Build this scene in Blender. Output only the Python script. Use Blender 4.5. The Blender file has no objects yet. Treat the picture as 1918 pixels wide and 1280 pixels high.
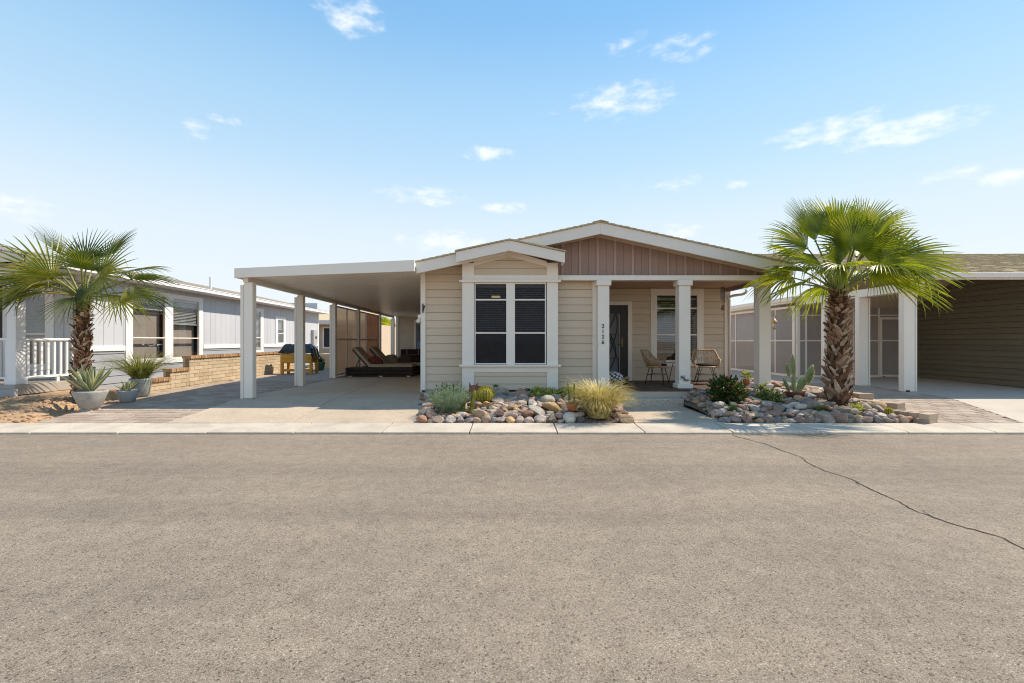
import bpy, math, random
from mathutils import Vector, Matrix, noise
R = math.radians
S = bpy.context.scene
C = S.collection
random.seed(7)

# ------------------------------------------------------------------ camera
F, CX, CY, ZC = 879.0, 959.0, 641.0, 1.35        # focal length in photo pixels, principal point, eye height
cd = bpy.data.cameras.new('camera')
cam = bpy.data.objects.new('camera', cd)
C.objects.link(cam)
cd.sensor_width = 36.0
cd.lens = 36.0 * F / 1918.0
cd.clip_start, cd.clip_end = 0.05, 6000
cam.location = (0, 0, ZC)
cam.rotation_euler = (R(90), 0, 0)
S.camera = cam

# ------------------------------------------------------------------ sky, sun, exposure
SUN_EL, SUN_AZ = R(50), R(70)                    # azimuth clockwise from +Y
W = bpy.data.worlds.new('World')
S.world = W
W.use_nodes = True
wn = W.node_tree
wn.nodes.clear()


def wnode(t, **kw):
    n = wn.nodes.new(t)
    for k, v in kw.items():
        setattr(n, k, v)
    return n


def wmath(op, a, b=None, c=None, clamp=False):
    n = wn.nodes.new('ShaderNodeMath')
    n.operation = op
    n.use_clamp = clamp
    for i, v in enumerate((a, b, c)):
        if v is None:
            continue
        if isinstance(v, (int, float)):
            n.inputs[i].default_value = v
        else:
            wn.links.new(v, n.inputs[i])
    return n.outputs[0]


sky = wnode('ShaderNodeTexSky', sky_type='NISHITA', sun_disc=False)
sky.sun_elevation, sky.sun_rotation = SUN_EL, SUN_AZ
sky.altitude, sky.air_density, sky.dust_density, sky.ozone_density = 300, 1.0, .0, 2.0
tc = wnode('ShaderNodeTexCoord')
sep = wnode('ShaderNodeSeparateXYZ')
wn.links.new(tc.outputs['Generated'], sep.inputs[0])
az = wmath('WRAP', wmath('ARCTAN2', sep.outputs[0], sep.outputs[1]), R(60), R(-60))
el = wmath('ARCSINE', sep.outputs[2])
comb = wnode('ShaderNodeCombineXYZ')
wn.links.new(az, comb.inputs[0])
wn.links.new(wmath('MULTIPLY', el, 2.2), comb.inputs[1])
nz = wnode('ShaderNodeTexNoise')
nz.inputs['Scale'].default_value = 22
nz.inputs['Detail'].default_value = 8
nz.inputs['Roughness'].default_value = .57
wn.links.new(comb.outputs[0], nz.inputs['Vector'])
CLOUDS = [(655, 30, 66, 34, 1), (1180, 85, 48, 26, .62), (1280, 92, 66, 28, .75), (1165, 190, 100, 34, .9), (1205, 182, 52, 34, .8),
          (1030, 210, 38, 16, .45), (1550, 245, 110, 28, 1), (1690, 245, 130, 30, 1), (1640, 213, 70, 24, .4), (1835, 209, 36, 16, .6),
          (363, 243, 36, 24, .75), (404, 222, 26, 10, .6), (437, 228, 22, 11, .6), (915, 290, 50, 17, .95), (890, 202, 16, 10, .5),
          (25, 385, 100, 32, .8), (800, 368, 85, 19, .9), (945, 391, 42, 13, .9), (830, 455, 80, 22, 1), (1270, 345, 54, 17, .75),
          (1190, 345, 60, 16, .4), (1388, 347, 40, 13, .7), (1265, 437, 56, 17, .9), (1780, 332, 60, 22, .8), (1885, 334, 60, 18, .9), (1480, 445, 55, 17, .7)]
tot = None
for px, py, w, h, st in CLOUDS:
    x, z = (px - CX) / F, (CY - py) / F
    a0, e0 = math.atan2(x, 1), math.asin(z / math.sqrt(x * x + z * z + 1))
    k = 1 / math.sqrt(x * x + z * z + 1)
    du = wmath('DIVIDE', wmath('SUBTRACT', az, a0), w / F / (1 + x * x) * 1.25)
    dv = wmath('DIVIDE', wmath('SUBTRACT', el, e0), h / F * k * 1.2)
    d = wmath('SQRT', wmath('ADD', wmath('MULTIPLY', du, du), wmath('MULTIPLY', dv, dv)))
    m = wmath('MULTIPLY', wmath('SUBTRACT', 1.25, d, clamp=True), st)
    tot = m if tot is None else wmath('MAXIMUM', tot, m)
dens = wmath('ADD', tot, wmath('MULTIPLY', wmath('SUBTRACT', nz.outputs['Fac'], .5), 2.8))
dens = wmath('MULTIPLY', dens, wmath('MULTIPLY', tot, 2.2, clamp=True))
mr = wnode('ShaderNodeMapRange', interpolation_type='SMOOTHSTEP')
wn.links.new(dens, mr.inputs[0])
mr.inputs[1].default_value, mr.inputs[2].default_value = .25, 1.75
mr.inputs[3].default_value, mr.inputs[4].default_value = 0, .88
mx = wnode('ShaderNodeMix', data_type='RGBA')
wn.links.new(mr.outputs[0], mx.inputs['Factor'])
hs = wnode('ShaderNodeHueSaturation')
SKY_HS = hs
wn.links.new(sky.outputs[0], hs.inputs['Color'])
hs.inputs['Saturation'].default_value = 1.2
hs.inputs['Value'].default_value = .76
hs.inputs['Hue'].default_value = .495
# pale haze thickening towards the horizon all the way round
hz_ = wnode('ShaderNodeValToRGB')
hz_.color_ramp.interpolation = 'EASE'
he = hz_.color_ramp.elements
he[0].position, he[0].color = 0.0, (.92, .92, .92, 1)
he[1].position, he[1].color = .62, (0, 0, 0, 1)
e_ = he.new(.18)
e_.color = (.84, .84, .84, 1)
e_ = he.new(.40)
e_.color = (.36, .36, .36, 1)
wn.links.new(wmath('ABSOLUTE', sep.outputs[2]), hz_.inputs[0])
hm = wnode('ShaderNodeMix', data_type='RGBA')
wn.links.new(hz_.outputs[0], hm.inputs['Factor'])
wn.links.new(hs.outputs[0], hm.inputs['A'])
hm.inputs['B'].default_value = (2.62, 2.76, 2.84, 1)
# even clear-sky gradient by elevation, same all the way round, over the physical sky
gr = wnode('ShaderNodeValToRGB')
ge = gr.color_ramp.elements
ge[0].position, ge[0].color = 0.0, (2.38, 2.49, 2.56, 1)
ge[1].position, ge[1].color = 1.0, (0.46, 1.04, 1.95, 1)
for p_, c_ in ((.13, (2.22, 2.45, 2.60)), (.22, (1.99, 2.34, 2.60)), (.33, (1.48, 2.09, 2.56)), (.43, (1.14, 1.88, 2.51)), (.56, (0.76, 1.54, 2.39))):
    e_ = ge.new(p_)
    e_.color = (*c_, 1)
wn.links.new(wmath('ABSOLUTE', sep.outputs[2]), gr.inputs[0])
gm = wnode('ShaderNodeMix', data_type='RGBA')
gm.inputs['Factor'].default_value = .76
wn.links.new(hm.outputs['Result'], gm.inputs['A'])
wn.links.new(gr.outputs[0], gm.inputs['B'])
wn.links.new(gm.outputs['Result'], mx.inputs['A'])
CLOUD_COL = mx.inputs['B']
CLOUD_COL.default_value = (3.1, 3.1, 3.1, 1)
bg = wnode('ShaderNodeBackground')
bg.inputs['Strength'].default_value = 0.15
wo = wnode('ShaderNodeOutputWorld')
wn.links.new(mx.outputs['Result'], bg.inputs['Color'])
wn.links.new(bg.outputs[0], wo.inputs['Surface'])

sl = bpy.data.lights.new('sun', 'SUN')
sl.energy, sl.angle, sl.color = 2.4, R(.53), (1.0, .89, .75)
sun = bpy.data.objects.new('sun', sl)
C.objects.link(sun)
sun.location = (20, 8, 30)
to_sun = Vector((math.sin(SUN_AZ) * math.cos(SUN_EL), math.cos(SUN_AZ) * math.cos(SUN_EL), math.sin(SUN_EL)))
sun.rotation_euler = to_sun.to_track_quat('Z', 'Y').to_euler()

vs = S.view_settings
vs.view_transform, vs.look, vs.exposure, vs.gamma, vs.use_curve_mapping = 'Standard', 'None', 1.3, 1.0, False
S.render.engine = 'CYCLES'
S.cycles.use_denoising = True
S.cycles.filter_width = 1.1
S.cycles.max_bounces = 6
S.cycles.diffuse_bounces = 4
S.cycles.glossy_bounces = 3
S.cycles.transparent_max_bounces = 12
S.cycles.sample_clamp_indirect = 8
S.cycles.caustics_reflective = S.cycles.caustics_refractive = False


# ------------------------------------------------------------------ helpers
def fx(px, Y):
    return (px - CX) * Y / F


def fz(py, Y):
    return ZC + (CY - py) * Y / F


def wloc(o):
    v = Vector((0, 0, 0))
    while o is not None:
        v += Vector(o.location)
        o = o.parent
    return v


def tag(o, label=None, cat=None, group=None, kind=None):
    for k, v in (('label', label), ('category', cat), ('group', group), ('kind', kind)):
        if v:
            o[k] = v
    return o


def thing(name, label, cat, loc=(0, 0, 0), group=None):
    o = bpy.data.objects.new(name, None)
    o.empty_display_size = .1
    C.objects.link(o)
    o.location = loc
    return tag(o, label, cat, group)


def link(name, me, parent=None, loc=None, rot=None, scale=None):
    o = bpy.data.objects.new(name, me)
    C.objects.link(o)
    if parent is not None:
        o.parent = parent
    if loc is not None:
        o.location = loc
    if rot is not None:
        o.rotation_euler = rot
    if scale is not None:
        o.scale = scale
    return o


class MB:
    """collects shapes; build() links them as one mesh object"""

    def __init__(s, M=None):
        s.v, s.f, s.mi, s.M, s.cur = [], [], [], M, 0

    def add(s, vs, fs):
        b = len(s.v)
        for p in vs:
            p = Vector(p)
            s.v.append(s.M @ p if s.M else p)
        for f in fs:
            s.f.append([b + i for i in f])
            s.mi.append(s.cur)
        return s

    def box(s, x0, x1, y0, y1, z0, z1):
        return s.add([(x0, y0, z0), (x1, y0, z0), (x1, y1, z0), (x0, y1, z0), (x0, y0, z1), (x1, y0, z1), (x1, y1, z1), (x0, y1, z1)],
                     [(3, 2, 1, 0), (4, 5, 6, 7), (0, 1, 5, 4), (1, 2, 6, 5), (2, 3, 7, 6), (3, 0, 4, 7)])

    def hexa(s, p):
        return s.add(p, [(3, 2, 1, 0), (4, 5, 6, 7), (0, 1, 5, 4), (1, 2, 6, 5), (2, 3, 7, 6), (3, 0, 4, 7)])

    def prism(s, poly, d):
        """poly: list of 3D points, d: extrusion vector"""
        n = len(poly)
        d = Vector(d)
        p = [Vector(q) for q in poly]
        return s.add(p + [q + d for q in p], [tuple(range(n))[::-1], tuple(range(n, 2 * n))] + [(i, (i + 1) % n, n + (i + 1) % n, n + i) for i in range(n)])

    def tube(s, pts, r, n=8, caps=True):
        pts = [Vector(p) for p in pts]
        rs = r if isinstance(r, (list, tuple)) else [r] * len(pts)
        rings, prev = [], None
        for i, p in enumerate(pts):
            a = pts[min(i + 1, len(pts) - 1)] - pts[max(i - 1, 0)]
            a = a.normalized() if a.length > 1e-9 else Vector((0, 0, 1))
            if prev is None:
                u = a.cross(Vector((0, 0, 1)) if abs(a.z) < .9 else Vector((1, 0, 0))).normalized()
            else:
                u = prev - a * prev.dot(a)
                u = u.normalized() if u.length > 1e-6 else a.orthogonal().normalized()
            prev = u
            w = a.cross(u)
            rings.append([p + (u * math.cos(2 * math.pi * k / n) + w * math.sin(2 * math.pi * k / n)) * rs[i] for k in range(n)])
        vs = [q for ring in rings for q in ring]
        fs = []
        for i in range(len(rings) - 1):
            for k in range(n):
                fs.append((i * n + k, i * n + (k + 1) % n, (i + 1) * n + (k + 1) % n, (i + 1) * n + k))
        if caps:
            fs.append(tuple(range(n))[::-1])
            fs.append(tuple((len(rings) - 1) * n + k for k in range(n)))
        return s.add(vs, fs)

    def lathe(s, c, prof, n=24):
        """prof: list of (radius, z)"""
        c = Vector(c)
        vs = [c + Vector((r * math.cos(2 * math.pi * k / n), r * math.sin(2 * math.pi * k / n), z)) for r, z in prof for k in range(n)]
        fs = []
        for i in range(len(prof) - 1):
            for k in range(n):
                fs.append((i * n + k, i * n + (k + 1) % n, (i + 1) * n + (k + 1) % n, (i + 1) * n + k))
        fs.append(tuple(range(n))[::-1])
        fs.append(tuple((len(prof) - 1) * n + k for k in range(n)))
        return s.add(vs, fs)

    def ell(s, c, r, seg=14, rings=9, noise_amp=0, nsc=3., seed=0):
        c, vs, fs = Vector(c), [], []
        for i in range(rings + 1):
            t = math.pi * i / rings
            for k in range(seg):
                p = 2 * math.pi * k / seg
                d = Vector((math.sin(t) * math.cos(p), math.sin(t) * math.sin(p), math.cos(t)))
                a = 1 + (noise_amp * noise.noise(d * nsc + Vector((seed * 7.3, seed, 0))) if noise_amp else 0)
                vs.append(c + Vector((d.x * r[0], d.y * r[1], d.z * r[2])) * a)
        for i in range(rings):
            for k in range(seg):
                fs.append((i * seg + k, (i + 1) * seg + k, (i + 1) * seg + (k + 1) % seg, i * seg + (k + 1) % seg))
        return s.add(vs, fs)

    def strip(s, pts, ws, side, fold=0., up=None):
        """ribbon along pts, half widths ws, side vector; fold lifts the edges along up"""
        side = Vector(side).normalized()
        vs = []
        for p, w in zip(pts, ws):
            p = Vector(p)
            e = (Vector(up) * (fold * w)) if up is not None else Vector((0, 0, 0))
            vs += [p - side * w + e, p, p + side * w + e]
        fs = []
        for i in range(len(pts) - 1):
            for k in range(2):
                a = i * 3 + k
                fs.append((a, a + 1, a + 4, a + 3))
        return s.add(vs, fs)

    def mesh(s, name, mat, off=(0, 0, 0), smooth=False):
        me = bpy.data.meshes.new(name)
        off = Vector(off)
        me.from_pydata([p - off for p in s.v], [], s.f)
        for m in (mat if isinstance(mat, (list, tuple)) else [mat]):
            me.materials.append(m)
        if any(s.mi):
            me.polygons.foreach_set('material_index', s.mi)
        if smooth:
            me.polygons.foreach_set('use_smooth', [True] * len(me.polygons))
        me.update()
        return me

    def build(s, name, mat, parent=None, smooth=False, bevel=0., seg=2):
        if parent is not None:
            off = wloc(parent)
            o = link(name, s.mesh(name, mat, off, smooth), parent)
        else:
            lo = Vector([min(p[i] for p in s.v) for i in range(3)])
            hi = Vector([max(p[i] for p in s.v) for i in range(3)])
            off = Vector(((lo.x + hi.x) / 2, (lo.y + hi.y) / 2, lo.z))
            o = link(name, s.mesh(name, mat, off, smooth), None, off)
        if bevel:
            b = o.modifiers.new('bevel', 'BEVEL')
            b.width, b.segments, b.limit_method = bevel, seg, 'ANGLE'
        return o


def frame(O, U, N):
    """local (u along wall, w outward, v up) -> world; used as MB((frame)).box(u0,u1,w0,w1,v0,v1)"""
    U, N = Vector(U).normalized(), Vector(N).normalized()
    m = Matrix(((U.x, N.x, 0, O[0]), (U.y, N.y, 0, O[1]), (0, 0, 1, O[2]), (0, 0, 0, 1)))
    return m


# ------------------------------------------------------------------ materials
def newmat(name):
    m = bpy.data.materials.new(name)
    m.use_nodes = True
    t = m.node_tree
    t.nodes.clear()
    out = t.nodes.new('ShaderNodeOutputMaterial')
    return m, t, out


def N(t, kind, ins=None, **kw):
    n = t.nodes.new(kind)
    for k, v in kw.items():
        setattr(n, k, v)
    for k, v in (ins or {}).items():
        s = n.inputs[k]
        if hasattr(v, 'is_output') or isinstance(v, bpy.types.NodeSocket):
            t.links.new(v, s)
        else:
            s.default_value = v
    return n


def mixc(t, fac, a, b, blend='MIX'):
    n = t.nodes.new('ShaderNodeMix')
    n.data_type, n.blend_type = 'RGBA', blend
    for s, v in ((n.inputs['Factor'], fac), (n.inputs['A'], a), (n.inputs['B'], b)):
        if isinstance(v, bpy.types.NodeSocket):
            t.links.new(v, s)
        else:
            s.default_value = v if isinstance(v, (int, float)) else (*v, 1)[:4]
    return n.outputs['Result']


def ramp(t, fac, stops, interp='LINEAR'):
    n = t.nodes.new('ShaderNodeValToRGB')
    n.color_ramp.interpolation = interp
    e = n.color_ramp.elements
    while len(e) < len(stops):
        e.new(.5)
    for i, (p, c) in enumerate(stops):
        e[i].position = p
        e[i].color = (*c, 1) if len(c) == 3 else c
    t.links.new(fac, n.inputs[0])
    return n.outputs[0]


def mul(c, k):
    return tuple(min(1, x * k) for x in c)


def M(name, col, rough=.75, var=.12, sc=3., bump=.2, bsc=90., spec=.3, rnd=0., metal=0., col2=None, stretch=None, trans=0.):
    m, t, out = newmat(name)
    pos = N(t, 'ShaderNodeNewGeometry').outputs['Position']
    if stretch:
        pos = N(t, 'ShaderNodeVectorMath', {0: pos, 1: stretch}, operation='MULTIPLY').outputs[0]
    n1 = N(t, 'ShaderNodeTexNoise', {'Vector': pos, 'Scale': sc, 'Detail': 6, 'Roughness': .6}).outputs['Fac']
    n2 = N(t, 'ShaderNodeTexNoise', {'Vector': pos, 'Scale': bsc, 'Detail': 4, 'Roughness': .6}).outputs['Fac']
    f = N(t, 'ShaderNodeMath', {0: n1, 1: n2}, operation='ADD').outputs[0]
    fr = N(t, 'ShaderNodeMapRange', {0: f, 1: .65, 2: 1.35}).outputs[0]
    c = mixc(t, fr, mul(col, 1 - var), col2 or mul(col, 1 + var))
    if rnd:
        oi = N(t, 'ShaderNodeObjectInfo').outputs['Random']
        c = N(t, 'ShaderNodeHueSaturation', {'Color': c, 'Value': N(t, 'ShaderNodeMapRange', {0: oi, 3: 1 - rnd, 4: 1 + rnd}).outputs[0]}).outputs[0]
    p = N(t, 'ShaderNodeBsdfPrincipled', {'Base Color': c, 'Roughness': rough, 'Metallic': metal, 'Specular IOR Level': spec})
    if bump:
        b = N(t, 'ShaderNodeBump', {'Height': n2, 'Strength': bump, 'Distance': .01}).outputs[0]
        t.links.new(b, p.inputs['Normal'])
    sh = p.outputs[0]
    if trans:
        tr = N(t, 'ShaderNodeBsdfTranslucent', {'Color': c})
        sh = N(t, 'ShaderNodeMixShader', {0: trans, 1: sh, 2: tr.outputs[0]}).outputs[0]
    t.links.new(sh, out.inputs[0])
    return m


def mat_asphalt():
    m, t, out = newmat('asphalt')
    pos = N(t, 'ShaderNodeNewGeometry').outputs['Position']
    wob = N(t, 'ShaderNodeTexNoise', {'Vector': pos, 'Scale': 60., 'Detail': 2}).outputs['Color']
    wp = N(t, 'ShaderNodeVectorMath', {0: pos, 1: N(t, 'ShaderNodeVectorMath', {0: wob, 1: (.012, .012, .012)}, operation='MULTIPLY').outputs[0]}, operation='ADD').outputs[0]
    v1 = N(t, 'ShaderNodeTexVoronoi', {'Vector': wp, 'Scale': 230.})
    v2 = N(t, 'ShaderNodeTexVoronoi', {'Vector': wp, 'Scale': 115.})
    chip = N(t, 'ShaderNodeSeparateColor', {0: v1.outputs['Color']}).outputs[0]
    chip2 = N(t, 'ShaderNodeSeparateColor', {0: v2.outputs['Color']}).outputs[1]
    c = ramp(t, chip, [(0, (.15, .113, .081)), (.15, (.245, .196, .146)), (.55, (.305, .248, .186)), (.88, (.36, .298, .230)), (1, (.50, .43, .35))])
    c = mixc(t, 1., c, ramp(t, chip2, [(0, (.40, .39, .38)), (.06, (.62, .61, .6)), (.09, (1, 1, 1)), (.95, (1, 1, 1)), (1, (1.3, 1.27, 1.22))]), 'MULTIPLY')
    c = mixc(t, .75, c, ramp(t, v1.outputs['Distance'], [(0, (1, 1, 1)), (.45, (1, 1, 1)), (.8, (.62, .6, .57))]), 'MULTIPLY')
    # tyre-polished lanes run along the street
    ln = N(t, 'ShaderNodeVectorMath', {0: pos, 1: (.03, 1., 1.)}, operation='MULTIPLY').outputs[0]
    lane = N(t, 'ShaderNodeTexNoise', {'Vector': ln, 'Scale': 1.15, 'Detail': 5, 'Roughness': .6}).outputs['Fac']
    c = mixc(t, 1., c, ramp(t, lane, [(.30, (.80, .80, .81)), (.48, (.98, .98, .98)), (.70, (1.12, 1.11, 1.10))]), 'MULTIPLY')
    big = N(t, 'ShaderNodeTexNoise', {'Vector': pos, 'Scale': .55, 'Detail': 6, 'Roughness': .6}).outputs['Fac']
    c = mixc(t, 1., c, ramp(t, big, [(.3, (.87, .87, .88)), (.5, (1, 1, 1)), (.72, (1.1, 1.09, 1.07))]), 'MULTIPLY')
    med = N(t, 'ShaderNodeTexNoise', {'Vector': pos, 'Scale': 7., 'Detail': 5, 'Roughness': .65}).outputs['Fac']
    c = mixc(t, 1., c, ramp(t, med, [(.3, (.86, .86, .86)), (.7, (1.12, 1.12, 1.12))]), 'MULTIPLY')
    # oil drips and dusty scuffs
    st = N(t, 'ShaderNodeVectorMath', {0: pos, 1: (.45, 1., 1.)}, operation='MULTIPLY').outputs[0]
    stn = N(t, 'ShaderNodeTexNoise', {'Vector': st, 'Scale': 3.4, 'Detail': 4}).outputs['Fac']
    c = mixc(t, 1., c, ramp(t, stn, [(.22, (1.16, 1.14, 1.11)), (.32, (1, 1, 1)), (.66, (1, 1, 1)), (.76, (.76, .76, .77))]), 'MULTIPLY')
    h = N(t, 'ShaderNodeMath', {0: v1.outputs['Distance'], 1: -1.}, operation='MULTIPLY').outputs[0]
    h2 = N(t, 'ShaderNodeMath', {0: h, 1: chip2}, operation='ADD').outputs[0]
    b = N(t, 'ShaderNodeBump', {'Height': h2, 'Strength': .5, 'Distance': .004}).outputs[0]
    p = N(t, 'ShaderNodeBsdfPrincipled', {'Base Color': c, 'Roughness': .9, 'Specular IOR Level': .25, 'Normal': b})
    t.links.new(p.outputs[0], out.inputs[0])
    return m


def mat_concrete(name, col, agg=.25, scale=140., stain=.16, rnd=.05):
    m, t, out = newmat(name)
    pos = N(t, 'ShaderNodeNewGeometry').outputs['Position']
    v = N(t, 'ShaderNodeTexVoronoi', {'Vector': pos, 'Scale': scale})
    cell = N(t, 'ShaderNodeSeparateColor', {0: v.outputs['Color']}).outputs[0]
    c = ramp(t, cell, [(0, mul(col, 1 - agg * 1.6)), (.25, mul(col, 1 - agg * .4)), (.8, mul(col, 1 + agg * .4)), (1, mul(col, 1 + agg))])
    n1 = N(t, 'ShaderNodeTexNoise', {'Vector': pos, 'Scale': 1.7, 'Detail': 7, 'Roughness': .65}).outputs['Fac']
    c = mixc(t, 1., c, ramp(t, n1, [(.3, (1 - stain, 1 - stain * 1.05, 1 - stain * 1.1)), (.55, (1, 1, 1)), (.8, (1.06, 1.06, 1.05))]), 'MULTIPLY')
    oi = N(t, 'ShaderNodeObjectInfo').outputs['Random']
    c = N(t, 'ShaderNodeHueSaturation', {'Color': c, 'Value': N(t, 'ShaderNodeMapRange', {0: oi, 3: 1 - rnd, 4: 1 + rnd}).outputs[0]}).outputs[0]
    b = N(t, 'ShaderNodeBump', {'Height': cell, 'Strength': .2, 'Distance': .004}).outputs[0]
    p = N(t, 'ShaderNodeBsdfPrincipled', {'Base Color': c, 'Roughness': .88, 'Specular IOR Level': .25, 'Normal': b})
    t.links.new(p.outputs[0], out.inputs[0])
    return m


def mat_ramp_random(name, stops, rough=.8, var=.25, sc=14., bump=.4, bsc=70., spec=.25, speckle=0.):
    """colour picked per object (river stones, pavers, leaf bases)"""
    m, t, out = newmat(name)
    oi = N(t, 'ShaderNodeObjectInfo').outputs['Random']
    c = ramp(t, oi, stops)
    pos = N(t, 'ShaderNodeNewGeometry').outputs['Position']
    n1 = N(t, 'ShaderNodeTexNoise', {'Vector': pos, 'Scale': sc, 'Detail': 6, 'Roughness': .65, 'Distortion': .6}).outputs['Fac']
    c = mixc(t, 1., c, ramp(t, n1, [(.25, (1 - var,) * 3), (.5, (1, 1, 1)), (.8, (1 + var,) * 3)]), 'MULTIPLY')
    if speckle:
        v = N(t, 'ShaderNodeTexNoise', {'Vector': pos, 'Scale': 55., 'Detail': 3}).outputs['Fac']
        c = mixc(t, 1., c, ramp(t, v, [(.34, (1 - speckle,) * 3), (.44, (1, 1, 1)), (.6, (1, 1, 1)), (.7, (1 + speckle,) * 3)]), 'MULTIPLY')
    n2 = N(t, 'ShaderNodeTexNoise', {'Vector': pos, 'Scale': bsc, 'Detail': 4}).outputs['Fac']
    b = N(t, 'ShaderNodeBump', {'Height': n2, 'Strength': bump, 'Distance': .008}).outputs[0]
    p = N(t, 'ShaderNodeBsdfPrincipled', {'Base Color': c, 'Roughness': rough, 'Specular IOR Level': spec, 'Normal': b})
    t.links.new(p.outputs[0], out.inputs[0])
    return m


def mat_leaf(name, cols, trans=.35, rough=.45, spec=.35, sc=5.):
    m, t, out = newmat(name)
    pos = N(t, 'ShaderNodeNewGeometry').outputs['Position']
    oi = N(t, 'ShaderNodeObjectInfo').outputs['Random']
    n1 = N(t, 'ShaderNodeTexNoise', {'Vector': pos, 'Scale': sc, 'Detail': 3}).outputs['Fac']
    f = N(t, 'ShaderNodeMath', {0: n1, 1: N(t, 'ShaderNodeMapRange', {0: oi, 3: -.15, 4: .15}).outputs[0]}, operation='ADD').outputs[0]
    k = len(cols) - 1
    c = ramp(t, f, [(.28 + .44 * i / k, q) for i, q in enumerate(cols)])
    p = N(t, 'ShaderNodeBsdfPrincipled', {'Base Color': c, 'Roughness': rough, 'Specular IOR Level': spec})
    tr = N(t, 'ShaderNodeBsdfTranslucent', {'Color': mixc(t, 1., c, (1.25, 1.3, .55), 'MULTIPLY')})
    sh = N(t, 'ShaderNodeMixShader', {0: trans, 1: p.outputs[0], 2: tr.outputs[0]})
    t.links.new(sh.outputs[0], out.inputs[0])
    return m


def mat_glass(name, tint=.6, refl=1.0):
    m, t, out = newmat(name)
    fa = N(t, 'ShaderNodeLayerWeight', {'Blend': .5}).outputs['Facing']      # Schlick reflectance, the same from both sides
    f5 = N(t, 'ShaderNodeMath', {0: fa, 1: 5.}, operation='POWER').outputs[0]
    fr = N(t, 'ShaderNodeMath', {0: f5, 1: .94 * refl, 2: .055 * refl}, operation='MULTIPLY_ADD').outputs[0]
    tr = N(t, 'ShaderNodeBsdfTransparent', {'Color': (tint, tint, tint * 1.02, 1)})
    gl = N(t, 'ShaderNodeBsdfGlossy', {'Color': (.9, .93, .95, 1), 'Roughness': .03})
    t.links.new(N(t, 'ShaderNodeMixShader', {0: fr, 1: tr.outputs[0], 2: gl.outputs[0]}).outputs[0], out.inputs[0])
    return m


def mat_mesh(name, col, open_=.12, trans=.25):
    """fine woven sun screen: mostly cloth, a little see-through"""
    m, t, out = newmat(name)
    pos = N(t, 'ShaderNodeNewGeometry').outputs['Position']
    n1 = N(t, 'ShaderNodeTexNoise', {'Vector': pos, 'Scale': 1.3, 'Detail': 4}).outputs['Fac']
    c = mixc(t, n1, mul(col, .85), mul(col, 1.15))
    d = N(t, 'ShaderNodeBsdfPrincipled', {'Base Color': c, 'Roughness': .7, 'Specular IOR Level': .2})
    l = N(t, 'ShaderNodeBsdfTranslucent', {'Color': c})
    a = N(t, 'ShaderNodeMixShader', {0: trans, 1: d.outputs[0], 2: l.outputs[0]})
    tp = N(t, 'ShaderNodeBsdfTransparent', {'Color': (1, 1, 1, 1)})
    t.links.new(N(t, 'ShaderNodeMixShader', {0: open_, 1: a.outputs[0], 2: tp.outputs[0]}).outputs[0], out.inputs[0])
    return m


ASPHALT = mat_asphalt()
KERB = mat_concrete('kerb_concrete', (.57, .495, .40), .12, 150, .24)
DRIVE = mat_concrete('driveway_concrete', (.52, .42, .315), .22, 95, .14)
DRIVE2 = mat_concrete('neighbour_concrete', (.52, .45, .37), .10, 130, .12)
STEPC = mat_concrete('step_concrete', (.48, .41, .33), .3, 90, .12)
FOUND = mat_concrete('foundation_concrete', (.40, .36, .31), .12, 120, .2)
DIRT = M('dirt', (.33, .245, .165), .95, .25, 2.5, .5, 60, .1)
SAND = M('sand', (.44, .29, .175), .95, .4, 5.5, .9, 38, .1)
GAPD = M('joint_filler', (.09, .07, .052), .95, .2, 8, .3, 80, .1)
SIDING = M('tan_siding', (.645, .53, .40), .6, .05, 1.2, .15, 60, .3, rnd=.035, stretch=(.25, 1, 3))
TRIM = M('white_trim', (.85, .775, .68), .5, .04, 2., .06, 60, .35)
TRIMW = M('bright_white_trim', (.82, .81, .80), .5, .03, 2., .05, 60, .35)
FASCIA = M('white_fascia', (.80, .725, .64), .5, .05, 2., .06, 60, .35)
METALW = M('white_aluminium', (.85, .775, .68), .38, .03, 2., .02, 60, .4)
BROWN = M('brown_gable_panel', (.35, .235, .195), .65, .08, 2.5, .2, 70, .25, rnd=.05, stretch=(3, 1, .3))
BROWNL = M('brown_batten', (.44, .315, .26), .65, .08, 2.5, .2, 70, .25, rnd=.05)
FRIEZE = M('tan_frieze', (.58, .44, .33), .6, .05, 2., .1, 70, .3)
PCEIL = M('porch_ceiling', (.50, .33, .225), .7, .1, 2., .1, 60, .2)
DECK = M('deck_plank', (.105, .062, .042), .6, .25, 5., .3, 70, .3, rnd=.22, stretch=(4, .4, 1))
SHING = M('shingles', (.54, .43, .275), .95, .25, 9., .8, 120, .1, rnd=.1)
TANROOM = M('lit_room_backing', (.50, .44, .36), .9, .25, 2., 0, 60, .1)  # pale backing whose colour stands in for light in these windows
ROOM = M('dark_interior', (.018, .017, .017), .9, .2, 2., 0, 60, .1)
BLIND = M('blind_slat', (.36, .37, .38), .6, .1, 3, 0, 60, .3)
BLINDL = M('pale_blind_slat', (.62, .66, .64), .6, .1, 3, 0, 60, .3)
SCREENW = mat_mesh('window_sun_screen', (.040, .036, .038), .46, .1)
GLASS = mat_glass('window_glass', .75, .55)
GLASSB = mat_glass('reflective_window_glass', .78, 2.0)
GREYP = M('grey_wall_plank', (.55, .56, .585), .65, .05, 1.5, .15, 60, .3, rnd=.03, stretch=(1, 1, .3))
GREYL = M('grey_lap_board', (.36, .37, .39), .65, .06, 1.5, .15, 60, .3, rnd=.04)
OLIVE = M('dark_olive_siding', (.165, .145, .10), .6, .1, 1.5, .2, 60, .3, rnd=.06, stretch=(1, .3, 3))
BEIGE = M('beige_stucco', (.55, .45, .34), .9, .08, 2., .3, 80, .2)
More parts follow.
